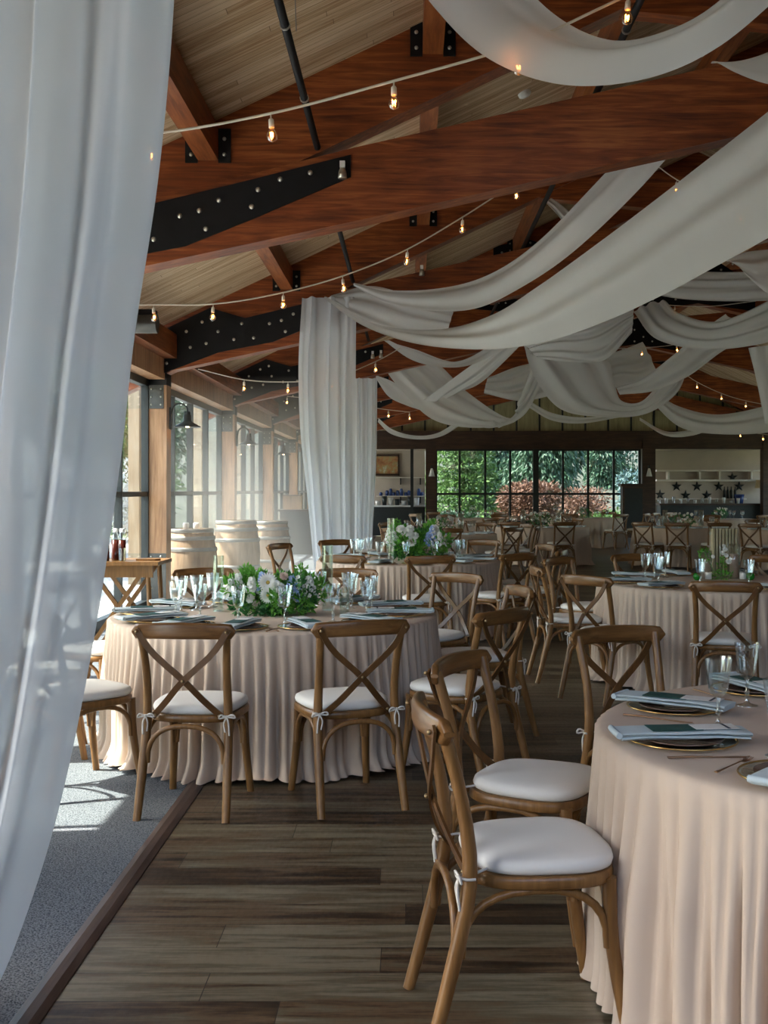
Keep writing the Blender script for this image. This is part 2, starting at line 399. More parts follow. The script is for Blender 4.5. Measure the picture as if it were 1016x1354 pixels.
for k, y in enumerate(TY):
    t = empty('trim_truss', (0, y, 0)); t['kind'] = 'structure'
    for side_ in (0, 1):
        mir = mirror if side_ else (lambda p: p)
        raf = [(WL - .4, rtop(WL - .4) - .62), (RX, rtop(RX) - .62), (RX, rtop(RX)), (WL - .4, rtop(WL - .4))]
        MB().prism(mir(raf), 0, .24).build('rafter', M['beam'], t)
        ch = [(WL - .1, chordz(WL - .1) + .05), (-.4, chordz(-.4) + .02), (RX, chordz(RX)), (RX, chordz(RX) + .59), (-.4, chordz(-.4) + .585), (WL - .1, chordz(WL - .1) + .5)]
        MB().prism(mir(ch), -.03, .21).build('bottom_chord', M['beam'], t)
        web = [(.7, 5.30), (4.9, 4.90), (4.9, 5.34), (.7, 5.74)]
        MB().prism(mir(web), .03, .2).build('web_beam', M['beam'], t)
        g = MB().prism(mir(GUS), -.045, -.028).build('gusset_plate', M['steel'], t)
        w = MB().prism(mir([(1.5, 5.58), (2.7, 5.48), (2.7, 5.72), (2.1, 5.92), (1.5, 5.78)]), -.02, .0).build('gusset_plate', M['steel'], t)
        if k < 6:
            for (bx, bz) in GB:
                o = bpy.data.objects.new('bolt', boltmesh); C.objects.link(o); o.parent = g
                o.location = (2 * RX - bx if side_ else bx, -.05, bz)
            for (bx, bz) in ((1.65, 5.68), (1.9, 5.7), (2.2, 5.72), (2.5, 5.6), (2.15, 5.85)):
                o = bpy.data.objects.new('bolt', boltmesh); C.objects.link(o); o.parent = w
                o.location = (2 * RX - bx if side_ else bx, -.025, bz)
    cg = MB().prism([(RX - 1.0, chordz(RX - 1) + .08), (RX, chordz(RX) + .0), (RX + 1.0, chordz(RX - 1) + .08), (RX + 1.0, chordz(RX - 1) + .52), (RX, 5.75), (RX - 1.0, chordz(RX - 1) + .52)], -.05, -.032).build('gusset_plate', M['steel'], t)
    MB().box(RX - .12, RX + .12, 0, .2, chordz(RX) + .4, rtop(RX) - .3).build('king_post', M['beamy'], t)
    if k < 6:
        for i in range(9):
            for j in range(3):
                o = bpy.data.objects.new('bolt', boltmesh); C.objects.link(o); o.parent = cg
                o.location = (RX - .8 + i * .2, -.054, 4.85 + j * .26 + (i % 2) * .1)
# purlins in each bay, hung between trusses
brk = MB()
for x0 in (-1, 1):
    brk.box(x0 * .08, x0 * .175, -.02, -.004, -.28, -.02) if x0 > 0 else brk.box(-.175, -.08, -.02, -.004, -.28, -.02)
brkme = brk.mesh('hanger_plate', M['steel'])
smallme = MB().ball((0, 0, 0), .016, 6).mesh('bolt', M['bolt'])
for k in range(len(TY) - 1):
    for i in range(8):
        x = -1.54 + 1.73 * i
        if x > 9: continue
        z = rtop(x) - .02 - (.03 if x > 5 else 0)
        t = empty('trim_purlin', (x, 0, z)); t['kind'] = 'structure'
        MB().box(-.078, .078, TY[k] + .24, TY[k + 1], -.26, 0).build('purlin_beam', M['beamy'], t)
        o = bpy.data.objects.new('hanger_plate', brkme); C.objects.link(o); o.parent = t; o.location = (0, TY[k + 1], 0)
        
        for bx in (-.128, .128):
            for bz in (-.22, -.1):
                if k < 4: q = bpy.data.objects.new('bolt', smallme); C.objects.link(q); q.parent = o; q.location = (bx, -.026, bz)
# window walls on both long sides
wn = [0]
def window_wall(x, y0, y1, z1=2.9, npan=4, tr=(1.45,)):
    wn[0] += 1
    t = empty('window_%d' % wn[0], (x, y0, 0)); t['kind'] = 'structure'
    L = y1 - y0; m = MB(); w = .024
    m.box(-.05, .05, 0, L, 0, .11); m.box(-.05, .05, 0, L, z1 - .09, z1)
    for i in range(npan + 1):
        yy = L * i / npan; q = w if i % 2 else w * 1.5
        m.box(-.045, .045, max(0, yy - q), min(L, yy + q), .1, z1 - .08)
    for z in tr: m.box(-.04, .04, 0, L, z - .03, z + .03)
    m.build('window_frame', M['frame'], t)
    MB().box(-.004, .004, .02, L - .02, .05, z1 - .05).build('window_pane', M['pane'], t)
for k in range(len(TY) - 1):
    if k == 0:
        struct(MB().box(WL - .09, WL - .01, TY[0] + .27, 4.75, 0, 2.9), 'wall_left_sun_block', M['post'])  # unseen panel added to keep the sun off the near carpet
        struct(MB().box(WL - .09, WL - .01, -3, .8, 0, 2.9), 'wall_left_light_block', M['post'])  # unseen panel added to cut side light on the nearest tablecloth
        window_wall(WL - .13, 4.78, TY[1], npan=3)
    else: window_wall(WL - .13, TY[k] + .27, TY[k + 1], npan=4)
for k in range(len(TY) - 1):
    if k > 2: window_wall(WR + .05, TY[k] + .27, TY[k + 1], npan=4)
# unseen wall added behind the camera to cut frontal light, open high at left
struct(MB().box(WL, WR, -3.1, -2.95, 0, 2.9), 'wall_front_light_block', M['cream'])
struct(MB().box(WR, WR + .12, -3, TY[3], 0, 3.2), 'wall_right_plain', M['cream'])  # unseen solid wall added in place of windows to darken the rear
struct(MB().prism([(4.4, 2.9), (WR, 2.9), (WR, rtop(WR)), (RX, rtop(RX)), (4.4, rtop(4.4))], -3.1, -2.95), 'wall_gable_light_block', M['clere'])  # unseen gable, left part kept open so skylight falls on the table tops
struct(MB().box(WL - .3, 4.4, -3.05, -2.99, 2.9, 3.02), 'trim_front', M['post'])
struct(MB().box(-12, WL - .15, -12, YB, -.13, -.05), 'ground_bounce', M['bounce'])  # pale slab added outside to bounce sunlight up to the ceiling
# far wall
zt = 2.83
bw = at(577, 0, YB).x, at(846, 0, YB).x
struct(MB().box(WL - .3, bw[0] - .34, YB + 1.2, YB + 1.35, 0, zt), 'wall_back_left', M['cream'])
struct(MB().box(bw[1] + .5, WR, YB + 1.2, YB + 1.35, 0, zt), 'wall_back_right', M['cream'])
struct(MB().box(WL - .3, WR, YB - .1, YB + .12, zt, 3.42), 'trim_header', M['darkwood'])
struct(MB().prism([(WL - .3, 3.42), (WR + .3, 3.42), (WR + .3, rtop(WR)), (RX, rtop(RX)), (WL - .3, rtop(WL))], YB + .3, YB + .42), 'wall_back', M['clere'])
for i in range(24):
    x = WL + i * .75
    if x < WR: struct(MB().box(x - .03, x + .03, YB + .26, YB + .3, 3.42, rtop(x)), 'trim_batten', M['frame'])
struct(MB().box(WL - .3, WR, YB + .2, YB + 1.3, zt, zt + .08), 'ceiling_alcove', M['cream'])
for px0, px1 in ((563, 577), (849, 866), (1008, 1016)):
    a, b = at(px0, 0, YB).x, at(px1, 0, YB).x
    struct(MB().box(a, b, YB - .14, YB + .2, 0, zt + .3), 'trim_column', M['darkwood'])
struct(MB().box(at(543, 0, YB).x, at(547, 0, YB).x, YB, YB + .12, 0, zt), 'trim_column', M['frame'])
t = empty('window_back', (0, YB, 0)); t['kind'] = 'structure'
m = MB()
m.box(bw[0], bw[1], -.05, .05, 0, .5); m.box(bw[0], bw[1], -.05, .05, zt - .06, zt); m.box(bw[0], bw[1], -.04, .04, 1.34, 1.41)
for px in (577, 608, 641.8, 674.8, 744.6, 777.9, 811.8, 846): x = at(px, 0, YB).x; m.box(x - .035, x + .035, -.05, .05, .3, zt)
x = at(708.7, 0, YB).x; m.box(x - .09, x + .09, -.06, .06, .3, zt)
m.build('window_frame', M['frame'], t)
MB().box(bw[0], bw[1], -.005, .005, .3, zt).build('window_pane', M['pane'], t)

# ------------------------------------------------------------------ chair
def make_chair():
    r = empty('crossback_chair', cat='chair', label='chair')
    def rear(s): return cat_rom([(s * .205, -.335, 0), (s * .198, -.275, .22), (s * .19, -.225, .45), (s * .188, -.245, .66), (s * .20, -.30, .865)], 12)
    for s in (-1, 1):
        rad = [.0185 + .0035 * sin(pi * min(1, i / 9)) for i in range(13)]
        MB().tube(rear(s), rad, 10).build('leg', M['chair'], r)
    for s in (-1, 1):
        p = cat_rom([(s * .175, .165, .44), (s * .180, .175, .25), (s * .198, .215, 0)], 6)
        MB().tube(p, [.0225, .022, .021, .0205, .0195, .0185, .0175], 10).build('leg', M['chair'], r)
    # top rail: curved board with rounded ends
    def rail(u, v):
        x = (u - .5) * .478; a = abs(u - .5) * 2; bow = .045 * (1 - a * a)
        h = .038 * (1 - .75 * max(0, a - .90) / .10 * max(0, a - .90) / .10) - .003 * a
        q = 2 * pi * v; ca, sa = cos(q), sin(q)
        sg = lambda c: math.copysign(abs(c) ** .55, c)
        return (x, -.302 - bow + sg(ca) * .015 + .012, .856 + .008 * (1 - a * a) + sg(sa) * h)
    mb = MB().grid(rail, 26, 14)
    for u in (0, 1): mb.add([rail(u, j / 14) for j in range(14)], [list(range(14))] if u else [list(range(13, -1, -1))])
    mb.build('top_rail', M['rail'], r)
    # crossed straps
    for s in (-1, 1):
        y0 = -.005 * s
        p = cat_rom([(s * .212, -.325, .868), (s * .14, -.315 + y0, .76), (0, -.30 + y0, .632), (-s * .09, -.265 + y0, .53), (-s * .165, -.222, .452)], 14)
        MB().tube(p, .0155, 4, flat=(1.3, .36), up=(0, 1, 0)).build('cross_strap', M['chairdark'], r)
    for x, y, z in ((.207, -.338, .858), (-.207, -.338, .858), (0, -.313, .632), (.15, -.236, .462), (-.15, -.236, .462)): MB().ball((x, y, z), .008, 6).build('screw', M['screw'], r)
    # seat frame
    def outline(k=1, n=40):
        pts = []
        for i in range(n):
            q = 2 * pi * i / n; c, s_ = cos(q), sin(q)
            e = .62; x = math.copysign(abs(c) ** e, c); y = math.copysign(abs(s_) ** e, s_)
            w = .218 + .012 * y; pts.append((x * w * k, y * .213 * k - .008))
        return pts
    mb = MB()
    o1 = outline(1); n = 40
    rings = [(.965, .424), (1, .430), (1.0, .452), (.97, .459)]
    vs = [(x * k, y * k, z) for k, z in rings for x, y in o1]
    mb.add(vs, [(i * n + j, i * n + (j + 1) % n, (i + 1) * n + (j + 1) % n, (i + 1) * n + j) for i in range(3) for j in range(n)], True)
    mb.add([(x * .97, y * .97, .459) for x, y in o1], [list(range(n))]); mb.add([(x * .965, y * .965, .424) for x, y in o1], [list(range(n - 1, -1, -1))])
    mb.build('seat_frame', M['chair'], r)
    prof = [(.90, .459), (.955, .466), (.975, .480), (.955, .494), (.88, .503), (.7, .508), (.4, .511), (.001, .512)]
    vs = [(x * k, y * k + .006, z) for k, z in prof for x, y in o1]
    cu = MB().add(vs, [(i * n + j, i * n + (j + 1) % n, (i + 1) * n + (j + 1) % n, (i + 1) * n + j) for i in range(len(prof) - 1) for j in range(n)], True).build('cushion', M['cushion'], r)
    # ties with bows
    for s in (-1, 1):
        mb = MB(); bx, by, bz = s * .19, -.225, .462
        mb.tube(cat_rom([(s * .15, -.16, .475), (s * .172, -.20, .468), (bx - s * .02, by - .02, bz), (bx, by - .026, bz), (bx + s * .02, by - .012, bz), (bx + s * .02, by + .012, bz)], 10), .0042, 6)
        mb.tube(cat_rom([(bx, by - .028, bz), (bx + .028, by - .035, bz + .012), (bx + .04, by - .03, bz - .004), (bx, by - .028, bz)], 8), .0042, 5)
        mb.tube(cat_rom([(bx, by - .028, bz), (bx - .026, by - .035, bz + .010), (bx - .036, by - .03, bz - .008), (bx, by - .028, bz)], 8), .0042, 5)
        mb.tube(cat_rom([(bx, by - .03, bz), (bx + .01 * s, by - .036, bz - .03), (bx + .012 * s, by - .030, bz - .085)], 6), .004, 5)
        mb.tube(cat_rom([(bx, by - .03, bz), (bx - .012 * s, by - .036, bz - .03), (bx - .007 * s, by - .03, bz - .07)], 6), .004, 5)
        mb.ball((bx, by - .03, bz), .008, 6)
        mb.build('bow_tie', M['tie'], cu)
    # bent arches under the seat
    def arch(a, b, z0=.25, z1=.418):
        a = Vector(a); b = Vector(b); pts = []
        for i in range(15):
            q = pi * i / 14; e = cos(q); x = .5 - .5 * math.copysign(abs(e) ** .8, e)
            p = a.lerp(b, x); p.z = z0 + (z1 - z0) * sin(q) ** .75; pts.append(p)
        return MB().tube(pts, .0122, 8)
    arch((-.178, -.262, 0), (.178, -.262, 0)).build('bent_brace', M['chair'], r)
    arch((-.165, .172, 0), (.165, .172, 0)).build('bent_brace', M['chair'], r)
    for s in (-1, 1): arch((s * .196, -.25, 0), (s * .182, .160, 0)).build('bent_brace', M['chair'], r)
    return Proto(r)
CH = make_chair()

# ------------------------------------------------------------------ tablecloths
def cloth(cx, cy, R, seed, label, nf=56, hem=.045, res=720, top=.76):
    rnd = random.Random(seed)
    ph = [(nf + d_ + rnd.randint(-2, 2), rnd.uniform(0, 6.28), w_) for d_, w_ in ((0, 1.15), (7, .7), (-11, .6), (25, .35))]
    def fold(q, t):
        qq = q + (.085 * sin(5 * q + ph[0][1])) + .035 * sin(11 * q + ph[2][1]) + .02 * t * sin(4 * q + ph[1][1])
        k = abs(cos(nf * .5 * qq + ph[3][1])) ** .62 * 2 - 1
        k2 = abs(cos(nf * .5 * 1.71 * q + ph[1][1])) ** .7 * 2 - 1
        m = .6 + .5 * sin(9 * q + ph[2][1]) * cos(4 * q + ph[0][1])
        s = k * m * (.45 + .55 * min(1, t * 1.6)) + k2 * (.5 - .25 * t)
        return s
    prof = [(0, 0, 0), (.35, 0, 0), (.7, 0, 0), (.93, 0, 0), (.985, 0, 0)]
    vs = []; rings = []
    for k, _, _ in prof: rings.append([(R * k * cos(2 * pi * j / res), R * k * sin(2 * pi * j / res), top) for j in range(res)])
    for i in range(1, 30):
        t = i / 29; ring = []
        z = top - .008 - (top - .014) * t if t > 0 else top
        for j in range(res):
            q = 2 * pi * j / res
            a = .055 * min(1, (t * 2.2) ** .8)
            f = fold(q, t)
            rr = R + .004 + a * (f - .25) + .022 * t + (hem * (max(0, t - .86) / .14) ** 1.6) * (1 + .5 * f)
            zz = z + (.012 * (1 + sin(9 * q + ph[2][1])) if t > .97 else 0)
            ring.append((rr * cos(q), rr * sin(q), zz if i > 1 else top - .012))
        rings.append(ring)
    n = res
    vs = [v for r_ in rings for v in r_]
    fs = [(i * n + j, i * n + (j + 1) % n, (i + 1) * n + (j + 1) % n, (i + 1) * n + j) for i in range(len(rings) - 1) for j in range(n)]
    o = MB().add(vs, fs, True).build('tablecloth', M['cloth'], label=label, cat='tablecloth', group='blush round tablecloths')
    o.location = (cx, cy, 0); return o
T1 = (-.80, 6.77, .965); T2 = (0, 12.0, .965); T3 = (2.5, 9.08, .965); T4 = (1.58, 3.42, .995)
cloth(*T1, 3, 'blush floor-length cloth on the left round table with the white and green bouquet')
cloth(*T2, 5, 'blush cloth on the middle round table just behind the left one')
cloth(*T3, 8, 'blush cloth on the right round table with pillar candles')
cloth(*T4, 11, 'blush cloth on the nearest table, cut by the right edge', nf=44, hem=.008)
FAR = [((.55, 19.5), 'rear table behind the middle bouquet'), ((2.7, 23.0), 'rear table before the big window'), ((5.5, 22.6), 'rear table before the dark cabinet'),
       ((7.35, 21.5), 'rear table at the right edge'), ((1.6, 29.5), 'farthest left table by the window'), ((4.7, 30.0), 'farthest middle table by the window'), ((8.0, 29.0), 'farthest table before the bar')]
farcloth = []
for i, ((x, y), d) in enumerate(FAR):
    if i == 0: o = cloth(x, y, .97, 21, 'blush cloth on the ' + d, res=200); fc = o
    else:
        o = fc.copy(); C.objects.link(o); o.location = (x, y, 0); o.rotation_euler[2] = i; o['label'] = 'blush cloth on the ' + d
# ------------------------------------------------------------------ chairs in place
def seat_at(T, deg, back, label, turn=0):     # back: distance of the chair's back from the table centre
    q = radians(deg); d = back - .30
    x = T[0] + d * cos(q); y = T[1] + d * sin(q)
    return CH.put((x, y, 0), q + pi / 2 + radians(turn), label, 'brown cross-back chairs with ivory cushions')
near = [
 (T1, 261.5, 1.62, 'cross-back chair left of centre at the left table, its back to the camera', 4),
 (T1, 291, 1.60, 'cross-back chair at the left table facing the bouquet, nearest its right side', 0),
 (T1, 321, 1.62, 'dark-railed chair at the right front of the left table, cushion under the cloth edge', 0),
 (T1, 11, 1.50, 'chair at the right side of the left table, seen side-on with a gold-lit rail', 4),
 (T1, 51, 1.80, 'chair behind the left table, angled towards it with pale reflecting cross straps', 0),
 (T1, 80, 1.90, 'chair behind the bouquet of the left table, only its pale rail showing', 0),
 (T1, 112, 2.05, 'chair at the far left of the left table, before the oak barrels', 0),
 (T1, 156, 1.58, 'sunlit chair left of the left table, farthest of the three by the drape', 0),
 (T1, 196, 1.58, 'sunlit chair left of the left table, middle of the three by the drape', 0),
 (T1, 230, 1.60, 'sunlit chair half behind the white drape, at the left front of the left table', 0),
 (T2, 248, 1.60, 'chair at the left front of the middle table with light cushion', 0),
 (T2, 277, 1.62, 'chair at the middle table in front of its bouquet, back to the camera', 0),
 (T2, 310, 1.60, 'dark-backed chair at the right front of the middle table', 0),
 (T2, 341, 1.62, 'dark chair at the right side of the middle table beside the aisle', 0),
 (T2, 20, 1.60, 'gold-railed chair at the right rear of the middle table', 0),
 (T2, 62, 1.9, 'chair behind the middle table, right of its bouquet', 0),
 (T2, 117, 1.9, 'chair behind the middle table in front of the hanging curtain', 0),
 (T2, 152, 1.62, 'chair at the left of the middle table beside the white curtain, seen from the side', 0),
 (T3, 256, 1.62, 'chair at the candle table with its back to the camera, below the green baubles', 0),
 (T3, 221, 1.62, 'chair at the left front of the candle table, turned to it', 0),
 (T3, 184, 1.45, 'chair at the left of the candle table seen from its side', 0),
 (T3, 138, 1.52, 'chair at the left rear of the candle table with dark back', 0),
 (T3, 103, 1.60, 'chair behind the candle table, left of the candles', 0),
 (T3, 57, 1.60, 'chair behind the candle table at the right edge', 0),
 (T4, 188, 1.50, 'nearest chair, its whole ivory cushion showing beside the nearest table', 0),
 (T4, 153, 1.53, 'second nearest chair, just behind the nearest one at the nearest table', 0),
 (T4, 113, 1.66, 'chair behind the nearest table, cut off by its cloth and blue napkins', 0),
 (T4, 80, 1.70, 'chair at the right edge behind the nearest table, little of it showing', 0)]
for T, a, b, l, tn in near: seat_at(T, a, b + .03, l, tn)
FARCH = [([205, 240, 275, 310, 340, 20, 60, 120], 'rear table behind the middle bouquet'), ([241, 281, 200, 60, 120], 'rear table before the big window'),
         ([228, 255, 282, 60], 'rear table before the dark cabinet'), ([222, 255, 290, 95], 'rear table at the right edge'),
         ([250, 290, 210, 330, 60, 120], 'farthest left table by the window'), ([250, 290, 210, 330, 60, 120], 'farthest middle table by the window'), ([250, 290, 210, 330, 150, 120], 'farthest table before the bar')]
for (xy, d), (angs, _) in zip(FAR, FARCH):
    L = [seat_at((xy[0], xy[1]), a + 3 * sin(a), 1.70, 'x', 5 * sin(a * 3)) for a in angs]
    order_labels(L, '%s chair from the left around the ' + d)

# ------------------------------------------------------------------ table settings
def make_goblet():
    r = empty('crystal_goblet', cat='goblet', label='g')
    out = [(.0365, 0), (.036, .003), (.012, .008), (.006, .018), (.0055, .035), (.009, .045), (.0055, .055), (.0055, .085), (.010, .092)]
    MB().lathe(out, 16).build('stem', M['stemglass'], r)
    MB().lathe([(.008, .092), (.022, .100), (.030, .118), (.036, .160), (.041, .205), (.0425, .215), (.0415, .215), (.034, .160), (.028, .120), (.018, .104), (.001, .102)], 24, flute=(.095, .19, .035), smooth=False).build('bowl', M['goblet'], r)
    return Proto(r)
GOB = make_goblet()
def make_far_goblet():
    o = MB().lathe([(.036, 0), (.006, .01), (.006, .09), (.03, .115), (.042, .215), (.03, .12), (.001, .104)], 10).build('crystal_goblet', M['goblet'], cat='goblet', label='g')
    return Proto(o)
GOBF = make_far_goblet()
def make_charger():
    r = empty('charger_plate', cat='plate', label='p')
    MB().lathe([(.001, .003), (.10, .003), (.150, .012), (.158, .013), (.150, .008), (.10, 0), (.001, 0)], 40).build('plate_body', M['vaseglass'], r)
    MB().tube([(.158 * cos(2 * pi * i / 48), .158 * sin(2 * pi * i / 48), .013) for i in range(49)], .0026, 6, cap=False).build('gold_rim', M['gold'], r)
    MB().lathe([(.001, .008), (.075, .008), (.118, .018), (.120, .019), (.118, .015), (.075, .005), (.001, .005)], 36).build('dinner_plate', M['plateglass'], r)
    return Proto(r)
CHG = make_charger()
def make_napkin():
    r = empty('folded_napkin', cat='napkin', label='n')
    def lay(z, x0, x1, y0, y1, th, amp, ph):
        def fn(u, v):
            q = 2 * pi * v
            yy = y0 + (y1 - y0) * (.5 - .5 * math.copysign(abs(cos(q)) ** .4, cos(q)))
            zz = z + th * .5 * math.copysign(abs(sin(q)) ** .5, sin(q))
            x = x0 + (x1 - x0) * u
            return (x, yy + .003 * sin(9 * u + ph), zz + amp * sin(6 * u + ph + 3 * v) * .5 - .010 * max(0, abs(u - .5) * 2 - .55))
        m = MB().grid(fn, 16, 16)
        for u in (0, 1): m.add([fn(u, j / 16) for j in range(16)], [list(range(16))])
        return m
    a = lay(.006, -.19, .185, -.062, .062, .009, .002, 0); b = lay(.0165, -.195, .19, -.058, .060, .010, .002, 1.5)
    a.v += []; o = len(a.v); a.v += b.v; a.f += [[i + o for i in f] for f in b.f]; a.sm += b.sm
    a.tube([(-.197, -.058, .012), (-.199, 0, .012), (-.197, .058, .012)], .0095, 8)
    a.build('napkin_fold', M['napkin'], r)
    return Proto(r)
NAP = make_napkin()
def make_menu():
    r = empty('menu_card', cat='menu card', label='m')
    MB().box(-.10, .05, -.042, .042, 0, .0018).build('teal_sleeve', M['teal'], r)
    MB().box(.03, .16, -.040, .030, .0018, .003).build('card_sheet', M['card'], r)
    MB().box(.125, .134, -.040, .030, .003, .0034).build('printed_border', M['navy'], r)
    return Proto(r)
MEN = make_menu()
def make_fork():
    r = empty('copper_fork', cat='fork', label='f')
    m = MB().tube([(-.105, 0, .004), (-.04, 0, .005), (.04, 0, .006), (.06, 0, .004)], [.0045, .003, .0025, .007], 6, flat=(1.4, .5))
    m.build('handle', M['copper'], r)
    for y in (-.0085, -.003, .003, .0085): MB().tube([(.058, y * .8, .004), (.085, y, .003), (.105, y, .007)], [.002, .0014, .0008], 5).build('tine', M['copper'], r)
    return Proto(r)
def make_knife():
    r = empty('copper_knife', cat='knife', label='k')
    MB().tube([(-.115, 0, .004), (-.05, 0, .005), (.01, 0, .004)], [.005, .0038, .003], 6, flat=(1.4, .6)).build('handle', M['copper'], r)
    MB().slab([(.01, -.003), (.06, -.007), (.10, -.007), (.118, .004), (.01, .004)], .0025, .0042).build('blade', M['copper'], r)
    return Proto(r)
FRK, KNF = make_fork(), make_knife()
TB = {id(T1): ('left table', 'left'), id(T2): ('middle table', 'middle'), id(T3): ('candle table', 'candle'), id(T4): ('nearest table', 'nearest')}
ZT = .7605
def settings(T, angs, two=()):
    R = T[2]; tn = TB[id(T)][0]; G = {k: [] for k in 'gcnmfk'}
    for i, a in enumerate(angs):
        q = radians(a); rr = R - .21; rz = q + pi + radians(8 * sin(a * 1.7))
        x, y = T[0] + rr * cos(q), T[1] + rr * sin(q)
        G['c'].append(CHG.put((x, y, ZT), q, None, 'gold-rimmed glass charger plates'))
        G['n'].append(NAP.put((x + .0 * cos(q), y + .0 * sin(q), ZT + .0205), rz, None, 'folded pale blue napkins'))
        G['m'].append(MEN.put((x, y, ZT + .0435), rz + .06, None, 'teal and white menu cards'))
        tx, ty = -sin(q), cos(q)
        G['f'].append(FRK.put((x - tx * .195, y - ty * .195, ZT), q + pi + .1, None, 'copper forks'))
        G['k'].append(KNF.put((x + tx * .195, y + ty * .195, ZT), q + pi - .08, None, 'copper knives'))
        g = q + radians(19 * .65 / (R - .35)); r2 = R - .375
        G['g'].append(GOB.put((T[0] + r2 * cos(g), T[1] + r2 * sin(g), ZT), a, None, 'fluted crystal goblets'))
        if i in two:
            g -= radians(11); r2 -= .05
            G['g'].append(GOB.put((T[0] + r2 * cos(g), T[1] + r2 * sin(g), ZT), a, None, 'fluted crystal goblets'))
    order_labels(G['g'], '%s crystal goblet from the left on the ' + tn)
    order_labels(G['c'], '%s gold-rimmed charger plate from the left on the ' + tn)
    order_labels(G['n'], '%s folded pale blue napkin from the left on the ' + tn)
    order_labels(G['m'], '%s teal and white menu card from the left on the ' + tn)
    order_labels(G['f'], '%s copper fork from the left on the ' + tn)
    order_labels(G['k'], '%s copper knife from the left on the ' + tn)
settings(T4, [223, 188, 150, 113])
settings(T1, [262, 290, 321, 352, 25, 55, 88, 118, 150, 182, 212, 237], two=(4, 5, 8))
settings(T2, [248, 277, 308, 340, 20, 62, 117, 152, 190, 220], two=(3, 7))
settings(T3, [256, 221, 184, 138, 103, 62, 290], two=(3,))
for i, ((x, y), d) in enumerate(FAR):
    L = []; rnd = random.Random(i)
    for k in range(9):
        a = k * .7 + rnd.random() * .2
        L.append(GOBF.put((x + .6 * cos(a), y + .6 * sin(a), ZT), 0, None, 'far crystal goblets'))
    order_labels(L, '%s goblet from the left on the ' + d)
NF = MB().slab([(-.17, -.07), (.17, -.07), (.17, .07), (-.17, .07)], 0, .022).build('folded_napkin', M['napkin'], cat='napkin', label='n'); NFP = Proto(NF)
for i, ((x, y), d) in enumerate(FAR[:4]):
    L = []
    for k in range(7):
        a = 3.3 + k * .5
        L.append(NFP.put((x + .75 * cos(a), y + .75 * sin(a), ZT), a, None, 'far folded napkins'))
    order_labels(L, '%s folded napkin from the left on the ' + d)

# ------------------------------------------------------------------ flowers
def leaf_blob(mb, c, n, spread, size, rnd, up=.4):
    for _ in range(n):
        d = Vector((rnd.gauss(0, 1), rnd.gauss(0, 1), rnd.gauss(0, 1))); d.normalize()
        p = Vector(c) + Vector((d.x * spread[0], d.y * spread[1], d.z * spread[2])) * rnd.uniform(.35, 1) ** .6
        l = size * rnd.uniform(.6, 1.3); w = l * .42
        t = (d + Vector((rnd.gauss(0, .5), rnd.gauss(0, .5), up + rnd.gauss(0, .4)))).normalized()
        s = t.cross(Vector((rnd.gauss(0, 1), rnd.gauss(0, 1), rnd.gauss(0, 1)))).normalized(); nn = t.cross(s)
        mb.add([p, p + t * l * .45 + s * w * .5 + nn * l * .06, p + t * l, p + t * l * .45 - s * w * .5 + nn * l * .06, p + t * l * .5 - nn * l * .04],
               [(0, 1, 4), (1, 2, 4), (2, 3, 4), (3, 0, 4)], False)
def petals(mb, c, n, r0, r1, w, lift, ax, z0=0, off=0):
    ax = Vector(ax).normalized(); a = ax.orthogonal().normalized(); b = ax.cross(a)
    for i in range(n):
        q = 2 * pi * i / n + off; d = a * cos(q) + b * sin(q); t = ax.cross(d)
        p0 = Vector(c) + d * r0 + ax * z0; p2 = Vector(c) + d * r1 + ax * (z0 + lift); pm = p0.lerp(p2, .6) + ax * lift * .15
        mb.add([p0 - t * w * .3, p0 + t * w * .3, pm + t * w * .55, p2 + t * w * .25, p2 - t * w * .25, pm - t * w * .55], [(0, 1, 2, 5), (5, 2, 3, 4)], False)
def rose(c, r, ax, rnd, mb):
    for k in range(5):
        f = (k + 1) / 5; petals(mb, c, 4 + k, r * .08 * f, r * (.25 + .75 * f), r * (.4 + .35 * f), r * (1.0 - .85 * f), ax, off=k * .9)
    mb.ball(c, r * .3, 8)
